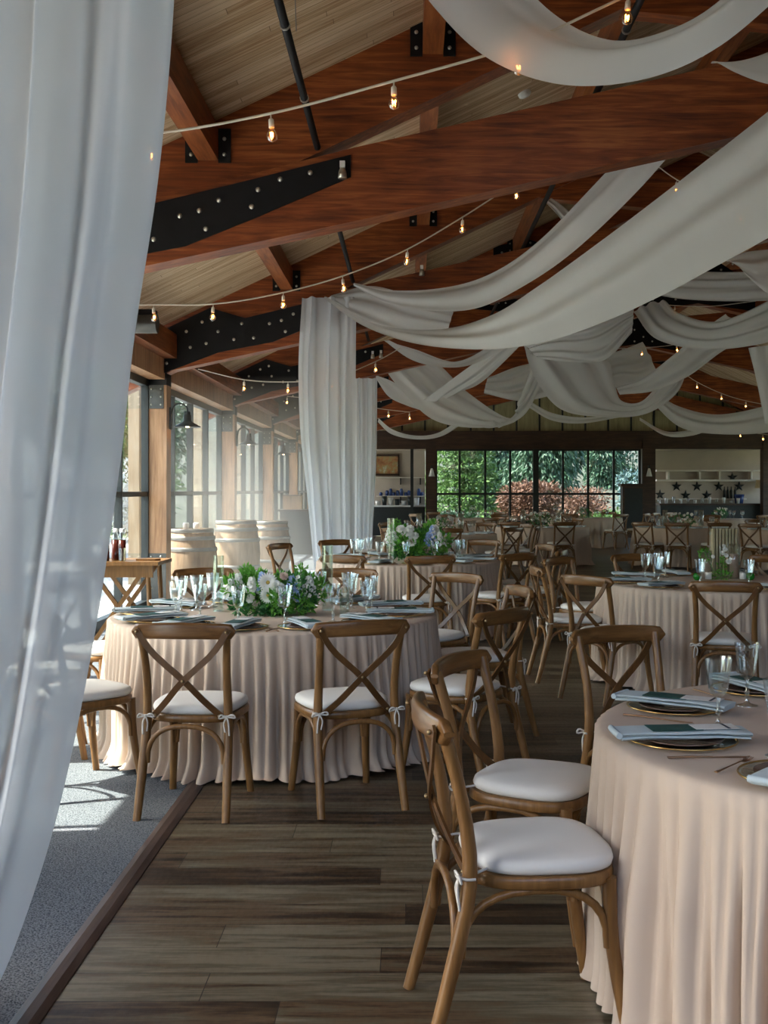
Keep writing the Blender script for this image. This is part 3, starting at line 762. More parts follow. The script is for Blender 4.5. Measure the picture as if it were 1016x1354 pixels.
def bouquet(loc, H, W, seed, label, daisies, tall=1.0):
    r = empty('flower_arrangement', loc, cat='flower arrangement', label=label); rnd = random.Random(seed)
    mb = MB(); md = MB()
    for k in range(26):
        a = rnd.uniform(0, 6.28); q = rnd.random() ** .5; x = W * q * cos(a); y = W * .55 * q * sin(a)
        hz = H * (.22 + .55 * rnd.random() * (1 - .35 * q) * (1.25 if abs(x) > W * .35 else .8))
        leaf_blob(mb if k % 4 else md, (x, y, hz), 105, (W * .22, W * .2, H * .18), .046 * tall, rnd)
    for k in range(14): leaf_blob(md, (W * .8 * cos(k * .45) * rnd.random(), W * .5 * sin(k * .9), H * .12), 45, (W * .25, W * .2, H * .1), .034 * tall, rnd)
    # two rising sprays
    for sx in (-.62, .62):
        for k in range(7): leaf_blob(mb, (W * (sx + .05 * sin(k)), 0, H * (.45 + .075 * k)), 26, (W * .11, W * .1, H * .06), .028 * tall, rnd, 1.2)
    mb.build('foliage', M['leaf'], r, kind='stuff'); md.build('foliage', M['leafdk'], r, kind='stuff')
    for k in range(9):
        a = rnd.uniform(-2.9, -.2); q = rnd.uniform(.45, .95)
        c = (W * q * cos(a), W * .5 * sin(a) - .01, H * rnd.uniform(.18, .8)); m = MB()
        rose(c, rnd.uniform(.026, .04) * tall, (cos(a) * .5, -1, .6), rnd, m)
        m.build('rose', M['petal'] if k % 3 else M['blush'], r)
    for (dx, dz, rr) in daisies:
        m = MB(); c = (dx, -W * .55, dz); petals(m, c, 22, rr * .2, rr, rr * .22, rr * .08, (.1, -1, .15)); petals(m, c, 18, rr * .2, rr * .8, rr * .2, rr * .2, (.1, -1, .15), off=.1)
        d = m.build('daisy', M['petal'], r); MB().ball(c, rr * .2, 10, (1, .5, 1)).build('daisy_centre', M['yellow'], d)
    for k, (sx, mat, nm) in enumerate([(-.75, 'petal', 'stock_blossom'), (-.45, 'petal', 'stock_blossom'), (.8, 'petal', 'stock_blossom'), (.58, 'petal', 'stock_blossom'), (.42, 'bluepetal', 'delphinium'), (.55, 'bluepetal', 'delphinium'), (-.22, 'bluepetal', 'delphinium'), (-.9, 'petal', 'stock_blossom')]):
        m = MB(); z0 = H * rnd.uniform(.3, .45); hh = H * rnd.uniform(.3, .5)
        for j in range(30):
            f = j / 30; a = j * 2.4
            c = (W * sx + .042 * tall * cos(a) * (1.15 - f), -W * .3 + .042 * tall * sin(a), z0 + hh * f)
            petals(m, c, 5, .001, .014 * tall, .012 * tall, .004, (cos(a), sin(a) - .5, .4))
        m.build(nm, M[mat], r)
    return r
bouquet((-.80, 6.75, ZT), .30, .27, 4, 'white, blue and green flowers low on the left table with a big daisy', [(-.02, .20, .058), (-.02, .125, .05)])
bouquet((.08, 12.0, ZT), .44, .31, 9, 'tall white and green flowers on the middle table', [(-.05, .2, .06)], 1.35)
# clear cylinders beside the bouquets
def cyl(x, y, r, h, label, mat='vaseglass', grp='clear glass cylinders', candle=None):
    t = empty('glass_cylinder', (x, y, ZT), label=label, cat='glass vase', group=grp)
    MB().lathe([(.001, .004), (r * .9, .004), (r * .92, .01), (r * .92, h), (r, h), (r, 0), (.001, 0)], 20, flute=(.01, h - .005, .05), smooth=False).build('cylinder', M[mat], t)
    return t
cyl(*at(289, 800, 6.9).xy, .034, .34, 'tall ribbed glass cylinder left of the daisy bouquet')
cyl(*at(433, 800, 6.95).xy, .034, .40, 'tall ribbed glass cylinder right of the daisy bouquet')
cyl(*at(456, 800, 6.7).xy, .03, .16, 'short glass tumbler right of the daisy bouquet')
cyl(*at(517, 740, 11.6).xy, .035, .45, 'tall glass cylinder left of the tall bouquet')
cyl(*at(606, 740, 12.1).xy, .03, .2, 'short glass cylinder right of the tall bouquet')
def candle(px, D, r, h, hg, label, mat='candle'):
    p = at(px, 0, D); t = empty('pillar_candle', (p.x, D, ZT + .006), label=label, cat='candle', group='candles on the candle table')
    MB().lathe([(.001, 0), (r, 0), (r, h - .004), (r * .9, h), (.001, h - .004)], 18).build('wax_body', M[mat], t)
    MB().tube([(0, 0, h - .005), (.002, 0, h + .012)], .0015, 5).build('wick', M['steel'], t)
    if hg: 
        g = empty('candle_hurricane', (p.x, D, ZT), label='clear hurricane glass around the ' + label.split(' candle')[0] + ' candle', cat='glass vase', group='hurricane glasses')
        MB().lathe([(.001, .004), (r * 1.35, .004), (r * 1.35, hg), (r * 1.4, hg), (r * 1.4, 0), (.001, 0)], 24).build('cylinder', M['vaseglass'], g)
candle(934, 9.5, .036, .16, .23, 'blush pillar candle left of the slatted vase')
candle(971, 9.45, .036, .20, .29, 'blush pillar candle right of the slatted vase')
candle(937, 9.32, .028, .055, 0, 'small white candle in front, left of the greenery', 'whitewax')
candle(983, 9.32, .028, .055, 0, 'small white candle in front, right of the greenery', 'whitewax')
for px, dsc in ((922, 'left'), (993, 'right')):
    p = at(px, 0, 9.28); t = empty('glass_bauble', (p.x, 9.28, ZT), label='round green glass votive at the %s end of the candle group' % dsc, cat='votive', group='green glass votives')
    MB().lathe([(.001, 0), (.018, 0), (.031, .018), (.033, .034), (.028, .052), (.018, .060), (.001, .058)], 18).build('glass_body', M['greenglass'], t)
t = empty('slatted_vase', (*at(957, 0, 9.62).xy, ZT), label='tall clear square vase with pale vertical slats on the candle table', cat='vase')
MB().box(-.11, .11, -.05, .05, 0, .42).build('vase_body', M['vaseglass'], t)
for i in range(8): MB().box(-.10 + i * .027, -.084 + i * .027, -.04, .04, .01, .41).build('slat', M['ribbed'], t)
t = empty('flower_arrangement', (*at(955, 0, 9.34).xy, ZT), label='small loose white and green flowers among the candles', cat='flower arrangement')
m = MB(); rnd = random.Random(3)
leaf_blob(m, (0, 0, .03), 120, (.09, .05, .035), .03, rnd); leaf_blob(m, (-.14, 0, .20), 70, (.045, .03, .05), .03, rnd); leaf_blob(m, (0, 0, .12), 50, (.03, .02, .07), .03, rnd); m.build('foliage', M['leaf'], t, kind='stuff')
for (x, z, rr) in ((.02, .25, .022), (.0, .22, .02), (.03, .2, .02), (-.08, .19, .018), (-.16, .10, .018), (.05, .15, .026), (.01, .28, .016)):
    m = MB(); rose((x, -.02, z), rr, (0, -1, .5), rnd, m); m.build('white_flower', M['petal'], t)
for (x, z) in ((-.14, .2), (.02, .25)): MB().tube([(x * .2, 0, .01), (x, 0, z)], .002, 5).build('stem', M['leaf'], t)
# far centrepieces
fb = MB(); fp = MB(); rnd = random.Random(12)
leaf_blob(fb, (0, 0, .12), 260, (.28, .18, .12), .05, rnd)
for k in range(16): rose((rnd.uniform(-.24, .24), rnd.uniform(-.15, 0), rnd.uniform(.1, .28)), .03, (0, -1, .5), rnd, fp)
r = empty('flower_arrangement', label='x', cat='flower arrangement'); fb.build('foliage', M['leafdk'], r, kind='stuff'); fp.build('blossoms', M['petal'], r)
FP = Proto(r)
for (x, y), d in FAR: FP.put((x, y, ZT), x, 'low green and white flowers on the ' + d, 'far flower centrepieces')
FC = MB().lathe([(.001, 0), (.05, 0), (.05, .34), (.046, .34), (.046, .01), (.001, .01)], 12).build('glass_cylinder', M['vaseglass'], cat='glass vase', label='x'); FCP = Proto(FC)
for (x, y), d in FAR[:4]:
    for s, w in ((-1, 'left'), (1, 'right')): FCP.put((x + s * .36, y, ZT), 0, 'glass cylinder %s of the flowers on the %s' % (w, d), 'far glass cylinders')

# ------------------------------------------------------------------ drapes
def ribbon(A, B, label, nf=5, amp=.05, bulge=.12, mat='sheer', nu=56, nv=44, seed=1, name='ceiling_swag', cat='ceiling drape', grp='white voile swags across the ceiling'):
    rnd = random.Random(seed)
    a = cat_rom([at(*p) for p in A], nu); b = cat_rom([at(*p) for p in B], nu)
    ph = [rnd.uniform(0, 6.28) for _ in range(4)]
    def fn(u, v):
        i = min(nu, round(u * nu)); p = a[i].lerp(b[i], v)
        t = (a[min(nu, i + 1)] - a[max(0, i - 1)]).normalized(); ac = (b[i] - a[i]); w = ac.length
        n = t.cross(ac); n = n.normalized() if n.length > 1e-6 else Vector((0, -1, 0))
        if n.y > 0: n = -n
        vv = v + .05 * sin(2 * u * pi + ph[3])
        f = sin(2 * pi * nf * vv + ph[0] + 1.3 * sin(2.2 * u + ph[1])) + .35 * sin(2 * pi * nf * 1.6 * vv + ph[2] + 2 * u)
        env = sin(pi * min(1, max(0, v))) ** .5
        return p + n * (amp * w * f * (.35 + .65 * env) + bulge * w * sin(pi * v))
    return MB().grid(fn, nu, nv).build(name, M[mat], label=label, cat=cat, group=grp)
# big foreground curtain and hanging curtains (u runs down)
def curtain(L, R, label, nf, amp, seed, mat='sheerlit', nu=60, nv=120, sway=.0):
    rnd = random.Random(seed); a = cat_rom([at(*p) for p in L], nu); b = cat_rom([at(*p) for p in R], nu)
    ph = [rnd.uniform(0, 6.28) for _ in range(5)]
    def fn(u, v):
        i = min(nu, round(u * nu)); p = a[i].lerp(b[i], v)
        f = sin(2 * pi * nf * v + ph[0] + .9 * sin(2 * u + ph[1])) + .55 * sin(2 * pi * nf * 1.63 * v + ph[2] - 1.2 * u) + .08 * sin(2 * pi * nf * 3.1 * v + ph[3] + u)
        return p + Vector((amp * .25 * cos(2 * pi * nf * v + ph[0] + .9 * sin(2 * u + ph[1])), -amp * f, 0))
    return MB().grid(fn, nu, nv).build('hanging_curtain', M[mat], label=label, cat='curtain', group='white voile curtains')
curtain([(-230, -160, 3.0), (-240, 300, 3.0), (-260, 700, 3.0), (-300, 1000, 3.05), (-330, 1300, 3.1), (-340, 1360, 3.1)],
        [(228, -160, 3.0), (214, 60, 3.0), (196, 240, 3.0), (166, 440, 3.0), (146, 620, 3.0), (110, 860, 3.0), (62, 1090, 3.02), (4, 1270, 3.04), (-40, 1360, 3.05)],
        'large white voile curtain hanging at the left edge nearest the camera', 4.5, .055, 4, 'sheerc', nu=70, nv=150)
curtain([(400, 393, 14.0), (395, 480, 14.0), (397, 570, 14.0), (406, 660, 14.0), (416, 770, 14.0), (418, 806, 14.0)],
        [(472, 393, 14.0), (471, 480, 14.0), (470, 570, 14.0), (469, 660, 14.0), (468, 770, 14.0), (468, 806, 14.0)],
        'white voile curtain hanging behind the left table', 3, .06, 6)
curtain([(468, 500, 19.5), (468, 600, 19.5), (468, 700, 19.5), (468, 760, 19.5)],
        [(500, 500, 19.5), (499, 600, 19.5), (494, 700, 19.5), (492, 760, 19.5)],
        'farther white curtain, narrow strip right of the larger one', 3, .05, 9)
# swags: upper edge then lower edge
SW = [
 ('broad white swag crossing the top right corner',
  [(640, -90, 6.3), (700, -10, 6.0), (760, 42, 5.7), (830, 62, 5.4), (900, 38, 5.2), (960, -5, 5.0), (1040, -90, 4.8)],
  [(520, -70, 6.2), (575, 8, 5.9), (645, 75, 5.6), (740, 110, 5.4), (850, 104, 5.2), (950, 62, 5.0), (1060, -30, 4.8)], 3, .045, .25),
 ('short white swag end at the right edge below the top swag',
  [(940, 84, 6.0), (975, 82, 6.0), (1010, 72, 6.0), (1060, 50, 6.0)], [(950, 84, 5.9), (975, 97, 5.9), (1010, 110, 5.9), (1060, 118, 5.9)], 2, .05, .1),
 ('largest white swag, rising diagonally to the right edge',
  [(432, 393, 13.9), (500, 430, 13.3), (580, 436, 12.3), (650, 417, 11.2), (710, 380, 10.3), (780, 330, 9.5), (860, 270, 8.8), (940, 208, 8.1), (1016, 148, 7.5), (1080, 95, 7.2)],
  [(428, 394, 13.8), (480, 430, 13.2), (550, 454, 12.2), (640, 462, 11.2), (720, 452, 10.3), (800, 425, 9.5), (880, 388, 8.8), (950, 350, 8.1), (1016, 314, 7.5), (1080, 280, 7.2)], 3, .04, .12),
 ('white swag behind the largest one, rising to the big beam',
  [(468, 374, 14.0), (520, 384, 13.6), (590, 380, 13.0), (650, 362, 12.3), (710, 322, 11.6), (780, 252, 10.8), (850, 175, 10.2), (900, 120, 9.8)],
  [(468, 378, 14.0), (510, 400, 13.6), (570, 411, 13.0), (630, 408, 12.3), (690, 380, 11.6), (760, 332, 10.8), (850, 246, 10.2), (930, 150, 9.8)], 3, .04, .12),
 ('gathered voile fan between the curtain top and the largest swag',
  [(440, 390, 14.1), (490, 378, 14.0), (545, 392, 13.9), (600, 412, 13.8)], [(436, 394, 14.0), (480, 424, 13.9), (530, 440, 13.8), (590, 446, 13.7)], 4, .03, .05),
 ('thin white swag under the largest swag, left of centre',
  [(515, 452, 16.6), (550, 462, 16.6), (600, 478, 16.6), (640, 462, 16.4), (690, 420, 16.2)], [(505, 448, 16.5), (545, 476, 16.5), (590, 486, 16.5), (632, 480, 16.3), (686, 452, 16.1)], 2, .05, .1),
 ('narrow white band crossing behind the left cluster of swags',
  [(560, 530, 19.3), (600, 500, 18.8), (640, 470, 18.2), (700, 420, 17.5)], [(600, 520, 19.2), (630, 510, 18.7), (660, 485, 18.1), (715, 430, 17.4)], 3, .05, .1),
 ('wide white swag hanging at the centre left above the rear window',
  [(560, 470, 21.0), (585, 486, 20.8), (620, 520, 20.5), (675, 553, 20.2), (690, 520, 20.0), (700, 490, 20.0), (712, 460, 20)],
  [(505, 482, 21.0), (530, 515, 20.8), (575, 556, 20.5), (640, 566, 20.2), (690, 552, 20.0), (718, 505, 20.0), (735, 470, 20)], 4, .045, .1),
 ('small white swag left of the centre left one beside the curtain',
  [(497, 496, 21.6), (520, 505, 21.6), (540, 520, 21.6), (562, 535, 21.6)], [(497, 500, 21.5), (514, 524, 21.5), (538, 536, 21.5), (566, 545, 21.5)], 2, .05, .1),
 ('lowest thin white swag above the painting',
  [(500, 552, 27.0), (520, 568, 27.0), (550, 576, 27.0), (580, 572, 27.0), (612, 552, 27.0)], [(500, 558, 26.9), (518, 574, 26.9), (550, 581, 26.9), (584, 577, 26.9), (618, 556, 26.9)], 1.5, .06, .1),
 ('thin white swag above the left half of the rear window',
  [(700, 530, 26.0), (730, 546, 26.0), (770, 552, 26.0), (815, 548, 26.0)], [(698, 538, 25.9), (730, 556, 25.9), (770, 560, 25.9), (820, 552, 25.9)], 1.5, .06, .1),
 ('gathered white drape falling from under the largest swag at centre',
  [(690, 450, 15.4), (730, 425, 15.2), (780, 405, 15.0), (838, 400, 15.0)], [(712, 474, 15.2), (750, 478, 15.0), (800, 476, 14.9), (836, 440, 14.9)], 7, .04, .12),
 ('deep white swag hanging at the centre over the rear window',
  [(745, 470, 17.6), (800, 474, 17.4), (812, 505, 17.3), (822, 530, 17.3), (850, 530, 17.3), (880, 495, 17.2), (905, 460, 17.2)],
  [(692, 455, 17.6), (708, 500, 17.4), (740, 540, 17.3), (790, 551, 17.2), (852, 548, 17.2), (895, 520, 17.1), (912, 480, 17.1)], 4, .045, .12),
 ('white band rising to the right from the deep centre swag',
  [(815, 512, 16.9), (850, 500, 16.7), (890, 470, 16.5), (925, 440, 16.3), (960, 415, 16.0)], [(820, 522, 16.8), (865, 517, 16.6), (910, 498, 16.4), (955, 465, 16.2), (1000, 440, 15.9)], 3, .045, .1),
 ('white swag at the right above the string lights',
  [(880, 398, 15.4), (900, 415, 15.2), (950, 425, 15.0), (1016, 398, 14.6), (1060, 370, 14.4)], [(838, 412, 15.4), (868, 448, 15.2), (930, 462, 15.0), (1000, 456, 14.6), (1060, 440, 14.4)], 4, .05, .12),
 ('upper white band at the right edge under the largest swag',
  [(842, 345, 13.4), (880, 356, 13.2), (950, 360, 13.0), (1016, 358, 12.8), (1060, 350, 12.7)], [(820, 375, 13.3), (880, 392, 13.1), (950, 398, 12.9), (1016, 398, 12.7), (1060, 396, 12.6)], 4, .05, .1),
 ('pale bluish band rising at the right edge',
  [(960, 345, 12.4), (985, 334, 12.3), (1016, 330, 12.2), (1050, 326, 12.1)], [(975, 350, 12.3), (1000, 376, 12.2), (1020, 390, 12.1), (1050, 400, 12)], 3, .05, .1),
 ('low white swag at the right above the bar',
  [(868, 520, 20.0), (900, 538, 19.8), (950, 548, 19.6), (1016, 536, 19.2), (1060, 520, 19)], [(862, 532, 19.9), (900, 565, 19.7), (950, 574, 19.5), (1016, 572, 19.1), (1060, 560, 18.9)], 3, .05, .12),
 ('thin white swag hanging lowest right of centre',
  [(846, 552, 23.0), (880, 570, 22.8), (915, 568, 22.6), (945, 560, 22.5)], [(846, 556, 22.9), (880, 576, 22.7), (915, 576, 22.5), (950, 564, 22.4)], 1.5, .05, .1),
 ('white drape tail dropping at the right edge', [(990, 460, 13.8), (1000, 500, 13.8), (1012, 560, 13.8)], [(1030, 455, 13.7), (1040, 500, 13.7), (1050, 560, 13.7)], 3, .06, .05),
 ('small white drape between the centre swags and the wall', [(645, 500, 24.0), (680, 486, 24.0), (716, 478, 24.0)], [(640, 520, 23.9), (690, 530, 23.9), (742, 520, 23.9)], 4, .05, .1),
 ('shadowed white drape behind the gap of the deep centre swag', [(800, 470, 22), (825, 462, 22), (850, 452, 22)], [(806, 512, 21.9), (840, 512, 21.9), (872, 500, 21.9)], 4, .05, .1),
 ('white knot end tied at the black ceiling pipe', [(730, 262, 13.6), (748, 275, 13.2), (775, 300, 12.8)], [(722, 268, 13.6), (738, 285, 13.2), (762, 315, 12.8)], 3, .05, .1),
]
for i, (lab, a, b, nf, am, bu) in enumerate(SW): ribbon(a, b, lab, nf * (.55 if i in (0, 2, 3) else .7), am * 1.15, bu, seed=i + 1)

# ------------------------------------------------------------------ pipes along the hall, small fittings
for nm, x, z in (('left', -.70, 4.14), ('middle', 1.47, 4.60)):
    t = empty('ceiling_pipe', (x, 0, z), label='black pipe running along the ceiling on the beams, the %s one' % nm, cat='pipe', group='black ceiling pipes')
    MB().tube([(0, -2, 0), (0, YB - .2, 0)], .026, 10).build('pipe', M['steel'], t)
    for y in (5.2, 6.4, 7.6): MB().tube([(0, y, -.0), (0, y + .02, 0)], .032, 10).build('pipe_clip', M['bolt'], t)
MB().tube([at(390, -10, 7.0), at(393, 75, 8.5)], .004, 5).build('hanging_wire', M['cable'], label='thin wire hanging beside the left ceiling pipe', cat='wire')
t = empty('smoke_detector', at(693, 122, 11.68), label='round white smoke detector on the pine ceiling', cat='smoke detector')
p = at(693, 122, 11.68); t.location = (p.x, p.y, rtop(p.x)); 
MB().lathe([(.07, 0), (.07, -.03), (.05, -.05), (.001, -.052)], 16).build('housing', M['whitecap'], t); t.rotation_euler = (0, -math.atan(.4736), 0)
def spot(px, py, D, label):
    t = empty('spotlight', at(px, py, D), label=label, cat='spotlight', group='little white spotlights')
    MB().box(-.02, .02, -.02, .02, 0, .05).build('bracket', M['whitecap'], t)
    MB().lathe([(.001, -.08), (.035, -.08), (.03, -.03), (.018, .0), (.001, .0)], 12).build('lamp_head', M['bolt'], t)
spot(453, 222, 8.62, 'small spotlight at the tip of the nearest black plate')
spot(558, 356, 14.2, 'small white spotlight on the second beam')
spot(493, 468, 19.8, 'left one of two small spotlights on the third plate')
spot(504, 467, 19.8, 'right one of two small spotlights on the third plate')
t = empty('projector', at(190, 428, 11.5), label='grey cylindrical flood lamp at the left wall top beside the curtain', cat='flood lamp')
MB().tube([(-.24, 0, 0), (.14, 0, .0)], .10, 16).build('lamp_housing', M['platesteel'], t); MB().box(-.28, .12, -.05, .1, .08, .14).build('mount_bracket', M['steel'], t)

# string lights
bcord = MB().lathe([(.004, 0), (.004, -.025), (.011, -.03), (.014, -.035), (.015, -.075), (.001, -.076)], 10).mesh('socket', M['cord'])
bbulb = MB().lathe([(.011, -.074), (.014, -.085), (.027, -.108), (.029, -.122), (.022, -.140), (.001, -.150)], 12).mesh('bulb', M['bulbglass'])
bfil = MB().tube([(-.008, 0, -.10), (-.006, 0, -.12), (0, 0, -.108), (.006, 0, -.12), (.008, 0, -.10)], .003, 5).mesh('filament', M['filament'])
def string(pts, bulbs, label):
    P = cat_rom([at(*p) for p in pts], 60)
    t = empty('string_light', label=label, cat='string lights', group='strings of warm bulbs')
    MB().tube(P, .007, 6).build('cord', M['cord'], t)
    for bx in bulbs:
        p = min(P, key=lambda q: abs(scr(q) - bx))
        s = bpy.data.objects.new('socket', bcord); C.objects.link(s); s.parent = t; s.location = p
        s.rotation_euler = (random.uniform(-.1, .1), random.uniform(-.12, .12), random.uniform(0, 3))
        b = bpy.data.objects.new('bulb', bbulb); C.objects.link(b); b.parent = s
        f = bpy.data.objects.new('filament', bfil); C.objects.link(f); f.parent = s
string([(60, 180, 6.0), (200, 177, 5.9), (358, 150, 5.8), (521, 107, 5.7), (683, 60, 5.6), (800, 8, 5.5), (900, -40, 5.5)], [195, 358, 521, 683, 836], 'nearest string of warm bulbs crossing the beams at top')
string([(100, 405, 9.9), (197, 403, 9.9), (282, 402, 9.9), (369, 388, 10), (453, 365, 10.1), (534, 332, 10.2), (612, 287, 10.3), (686, 240, 10.4), (760, 200, 10.5)], [197, 282, 369, 453, 534, 612, 686], 'second string of warm bulbs dipping left of the curtain')
string([(262, 488, 13.9), (323, 502, 14.1), (381, 505, 14.2), (440, 500, 14.4), (497, 478, 14.8), (530, 460, 15)], [323, 381, 440, 497], 'third string of bulbs low behind the second')
string([(380, 524, 20.0), (440, 530, 20.0), (500, 540, 20.0), (542, 545, 20.0)], [363, 450, 513, 542], 'short string of bulbs seen above the lowest left swag')
string([(868, 218, 12.6), (893, 236, 12.4), (940, 262, 12), (980, 276, 11.7), (1040, 300, 11.2)], [895, 981], 'string of bulbs half behind the largest swag')
string([(874, 402, 17.5), (893, 404, 17.4), (940, 405, 17.2), (1000, 398, 17)], [893], 'string crossing a black plate at right')
string([(815, 461, 20.0), (850, 460, 20.0), (895, 455, 20.0), (940, 440, 20)], [850, 895], 'string with bulbs in the gap of the right swags')
string([(900, 490, 24.0), (922, 505, 24.0), (954, 520, 23.5), (987, 530, 23.0), (1040, 540, 22.5)], [922, 954, 987], 'string of bulbs below the right swags')
string([(930, 560, 26.0), (951, 566, 26.0), (980, 570, 25.5), (1009, 574, 25.0), (1040, 578, 24.5)], [951, 980, 1009], 'lowest string of bulbs above the bar')
# barn lamps on the posts
def make_barn():
    t = empty('barn_lamp', cat='wall lamp', label='x')
    MB().box(-.13, -.10, -.05, .05, -.14, .14).build('wall_plate', M['gunmetal'], t)
    MB().tube(cat_rom([(-.11, 0, .05), (-.07, 0, .16), (.02, 0, .19), (.09, 0, .14), (.10, 0, .08)], 12), .012, 8).build('gooseneck', M['gunmetal'], t)
    sh = MB().lathe([(.001, .09), (.04, .09), (.045, .06), (.035, .05), (.05, .04), (.05, -.03), (.07, -.05), (.16, -.10), (.175, -.115), (.165, -.115), (.06, -.06), (.001, -.05)], 24, (.10, 0, 0)).build('lamp_shade', M['gunmetal'], t)
    MB().ball((.10, 0, -.09), .03, 8).build('bulb', M['lampglow'], t)
    return Proto(t)
BL = make_barn()
for i, (y, w) in enumerate(((TY[2] + .2, 'nearest barn lamp on the left wall post above the barrels'), (TY[3] + .2, 'second barn lamp on the left wall, darker and smaller'), (TY[4] + .2, 'farthest barn lamp on the left wall by the curtain'))):
    BL.put((WL + .135 + .13, y, 2.42), 0, w, 'black gooseneck barn lamps')
# barrels
def make_barrel():
    t = empty('oak_barrel', cat='barrel', label='x')
    pr = [(.001, 0), (.27, 0), (.30, .12), (.335, .35), (.345, .5), (.335, .65), (.30, .86), (.275, .97), (.26, .97), (.255, .94), (.001, .94)]
    MB().lathe(pr, 28).build('stave_body', M['barrel'], t)
    for z, r in ((.02, .278), (.14, .309), (.30, .332), (.68, .336), (.83, .311), (.93, .289)):
        MB().lathe([(r, z), (r + .007, z + .002), (r + .007 + (.004 if z < .5 else -.004), z + .05), (r, z + .052)], 28).build('hoop', M['hoop'], t)
    return Proto(t)
BA = make_barrel()
BA.put((-2.93, 15.3, 0), 0, 'oak barrel next to the timber post, leftmost of three', 'oak wine barrels')
BA.put((-2.62, 17.2, 0), 1, 'middle oak barrel standing in the sunbeam', 'oak wine barrels', 1.06)
BA.put((-2.32, 19.0, 0), 2, 'rightmost oak barrel, hazy behind the bouquet', 'oak wine barrels')
for i in range(2):
    t = empty('glass_jar', (-3.0 + .14 * i, 15.25, .94), label=('left' if i == 0 else 'right') + ' small white candle jar on the leftmost barrel', cat='jar', group='white jars on the barrel')
    MB().lathe([(.001, 0), (.04, 0), (.045, .1), (.035, .12), (.001, .12)], 12).build('jar_body', M['whitepl'], t)
# rustic side table with syrup bottles
t = empty('folding_table', (-2.62, 10.6, 0), label='rustic wooden cross-leg side table with drinks by the left window', cat='side table')
MB().box(-.42, .34, -.3, .3, .81, .845).build('tabletop', M['chair'], t); MB().box(-.36, .28, -.26, -.23, .70, .81).build('apron', M['chair'], t)
for y in (-.24, .24):
    MB().tube([(-.34, y, 0), (.22, y, .80)], .026, 4).build('leg', M['chair'], t); MB().tube([(.26, y + .03, 0), (-.32, y + .03, .80)], .026, 4).build('leg', M['chair'], t)
    MB().tube([(.27, y, 0), (.23, y, .80)], .024, 6).build('leg', M['chair'], t)
for i, (x, y, w) in enumerate(((-2.80, 10.45, 'left'), (-2.735, 10.55, 'middle'), (-2.66, 10.5, 'right'))):
    t = empty('syrup_bottle', (x, y, .846), label='dark red drink bottle with clear top, %s one on the side table' % w, cat='bottle', group='dark syrup bottles on the side table')
    MB().lathe([(.001, 0), (.034, 0), (.036, .02), (.036, .19), (.001, .19)], 14).build('syrup_fill', M['amber'], t)
    MB().lathe([(.036, .19), (.036, .215), (.022, .25), (.022, .28), (.001, .28)], 14).build('bottle_neck', M['vaseglass'], t)
    MB().lathe([(.024, .262), (.024, .295), (.001, .296)], 12).build('cap', M['whitecap'], t)
t = empty('tasting_glass', (-2.63, 10.38, .846), label='short tumbler beside the drink bottles', cat='glass'); MB().lathe([(.001, .004), (.03, .004), (.036, .12), (.038, .12), (.032, 0), (.001, 0)], 14, flute=(.01, .1, .06), smooth=False).build('tumbler', M['goblet'], t)
t = empty('wooden_tray', (-2.42, 10.5, .846), label='small wooden paddle lying on the side table', cat='tray'); MB().slab([(-.1, -.05), (.08, -.05), (.12, 0), (.08, .05), (-.1, .05)], 0, .018).build('tray_board', M['chair'], t)

# ------------------------------------------------------------------ far end: bar, shelves, painting
YA = YB + 1.18
def sx(px, y=YA): return (px - 540) / F * y
def sz(py, y=YA): return 1.5 - (py - 648) / F * y
t = empty('wall_shelf', (0, 0, 0), label='long pale shelf unit with cubbies above the bar', cat='shelf')
MB().box(sx(866), sx(1014), YA - .3, YA, sz(636.5), sz(634)).build('shelf_board', M['shelfwhite'], t)
MB().box(sx(866), sx(1014), YA - .3, YA, sz(623.5), sz(621.5)).build('shelf_board', M['shelfwhite'], t)
for px in (882, 923, 949, 991): MB().box(sx(px) - .03, sx(px) + .03, YA - .3, YA, sz(635), sz(622)).build('divider', M['shelfwhite'], t)
t = empty('wall_shelf', (0, 0, 0), label='lower pale shelf with bottles behind the bar', cat='shelf')
MB().box(sx(863), sx(985), YA - .24, YA, sz(660.5), sz(659)).build('shelf_board', M['shelfwhite'], t)
stars = [(896, 643), (923, 643), (952, 643), (979, 643), (874, 654), (908, 655), (936, 655), (970, 631)]
for i, (px, py) in enumerate(stars):
    pts = []
    for k in range(10):
        r_ = .19 if k % 2 == 0 else .075; a = pi / 2 + k * pi / 5; pts.append((r_ * cos(a), r_ * sin(a)))
    t = empty('metal_star', (sx(px, YA - .1), YA - .0, sz(py, YA - .1)), label='x', cat='wall star', group='dark five-pointed stars above the bar')
    m = MB(); n = 10; vs = [(x, 0, z) for x, z in pts] + [(0, -.05, 0), (0, .03, 0)]
    m.add(vs, [(i_, (i_ + 1) % n, 10) for i_ in range(n)] + [((i_ + 1) % n, i_, 11) for i_ in range(n)]); m.build('star_body', M['frame'], t)
    stars[i] = t
order_labels(stars, '%s dark metal star from the left on the bar wall')
L = []
for k, px in enumerate((957, 961.5, 966, 971)):
    t = empty('wine_bottle', (sx(px), YA - .12, sz(659)), label='x', cat='bottle', group='dark wine bottles on the lower shelf')
    MB().lathe([(.001, 0), (.04, 0), (.04, .2), (.015, .26), (.014, .33), (.001, .33)], 10).build('bottle_body', M['frame'], t); t.scale = (1.2,) * 3; L.append(t)
order_labels(L, '%s dark wine bottle from the left on the bar shelf')
t = empty('ice_bucket', (sx(972), YA - .5, 1.06), label='blue bucket on the back bar', cat='bucket'); MB().lathe([(.001, 0), (.13, 0), (.17, .3), (.16, .3), (.12, .02), (.001, .02)], 16).build('bucket_body', M['bluepot'], t)
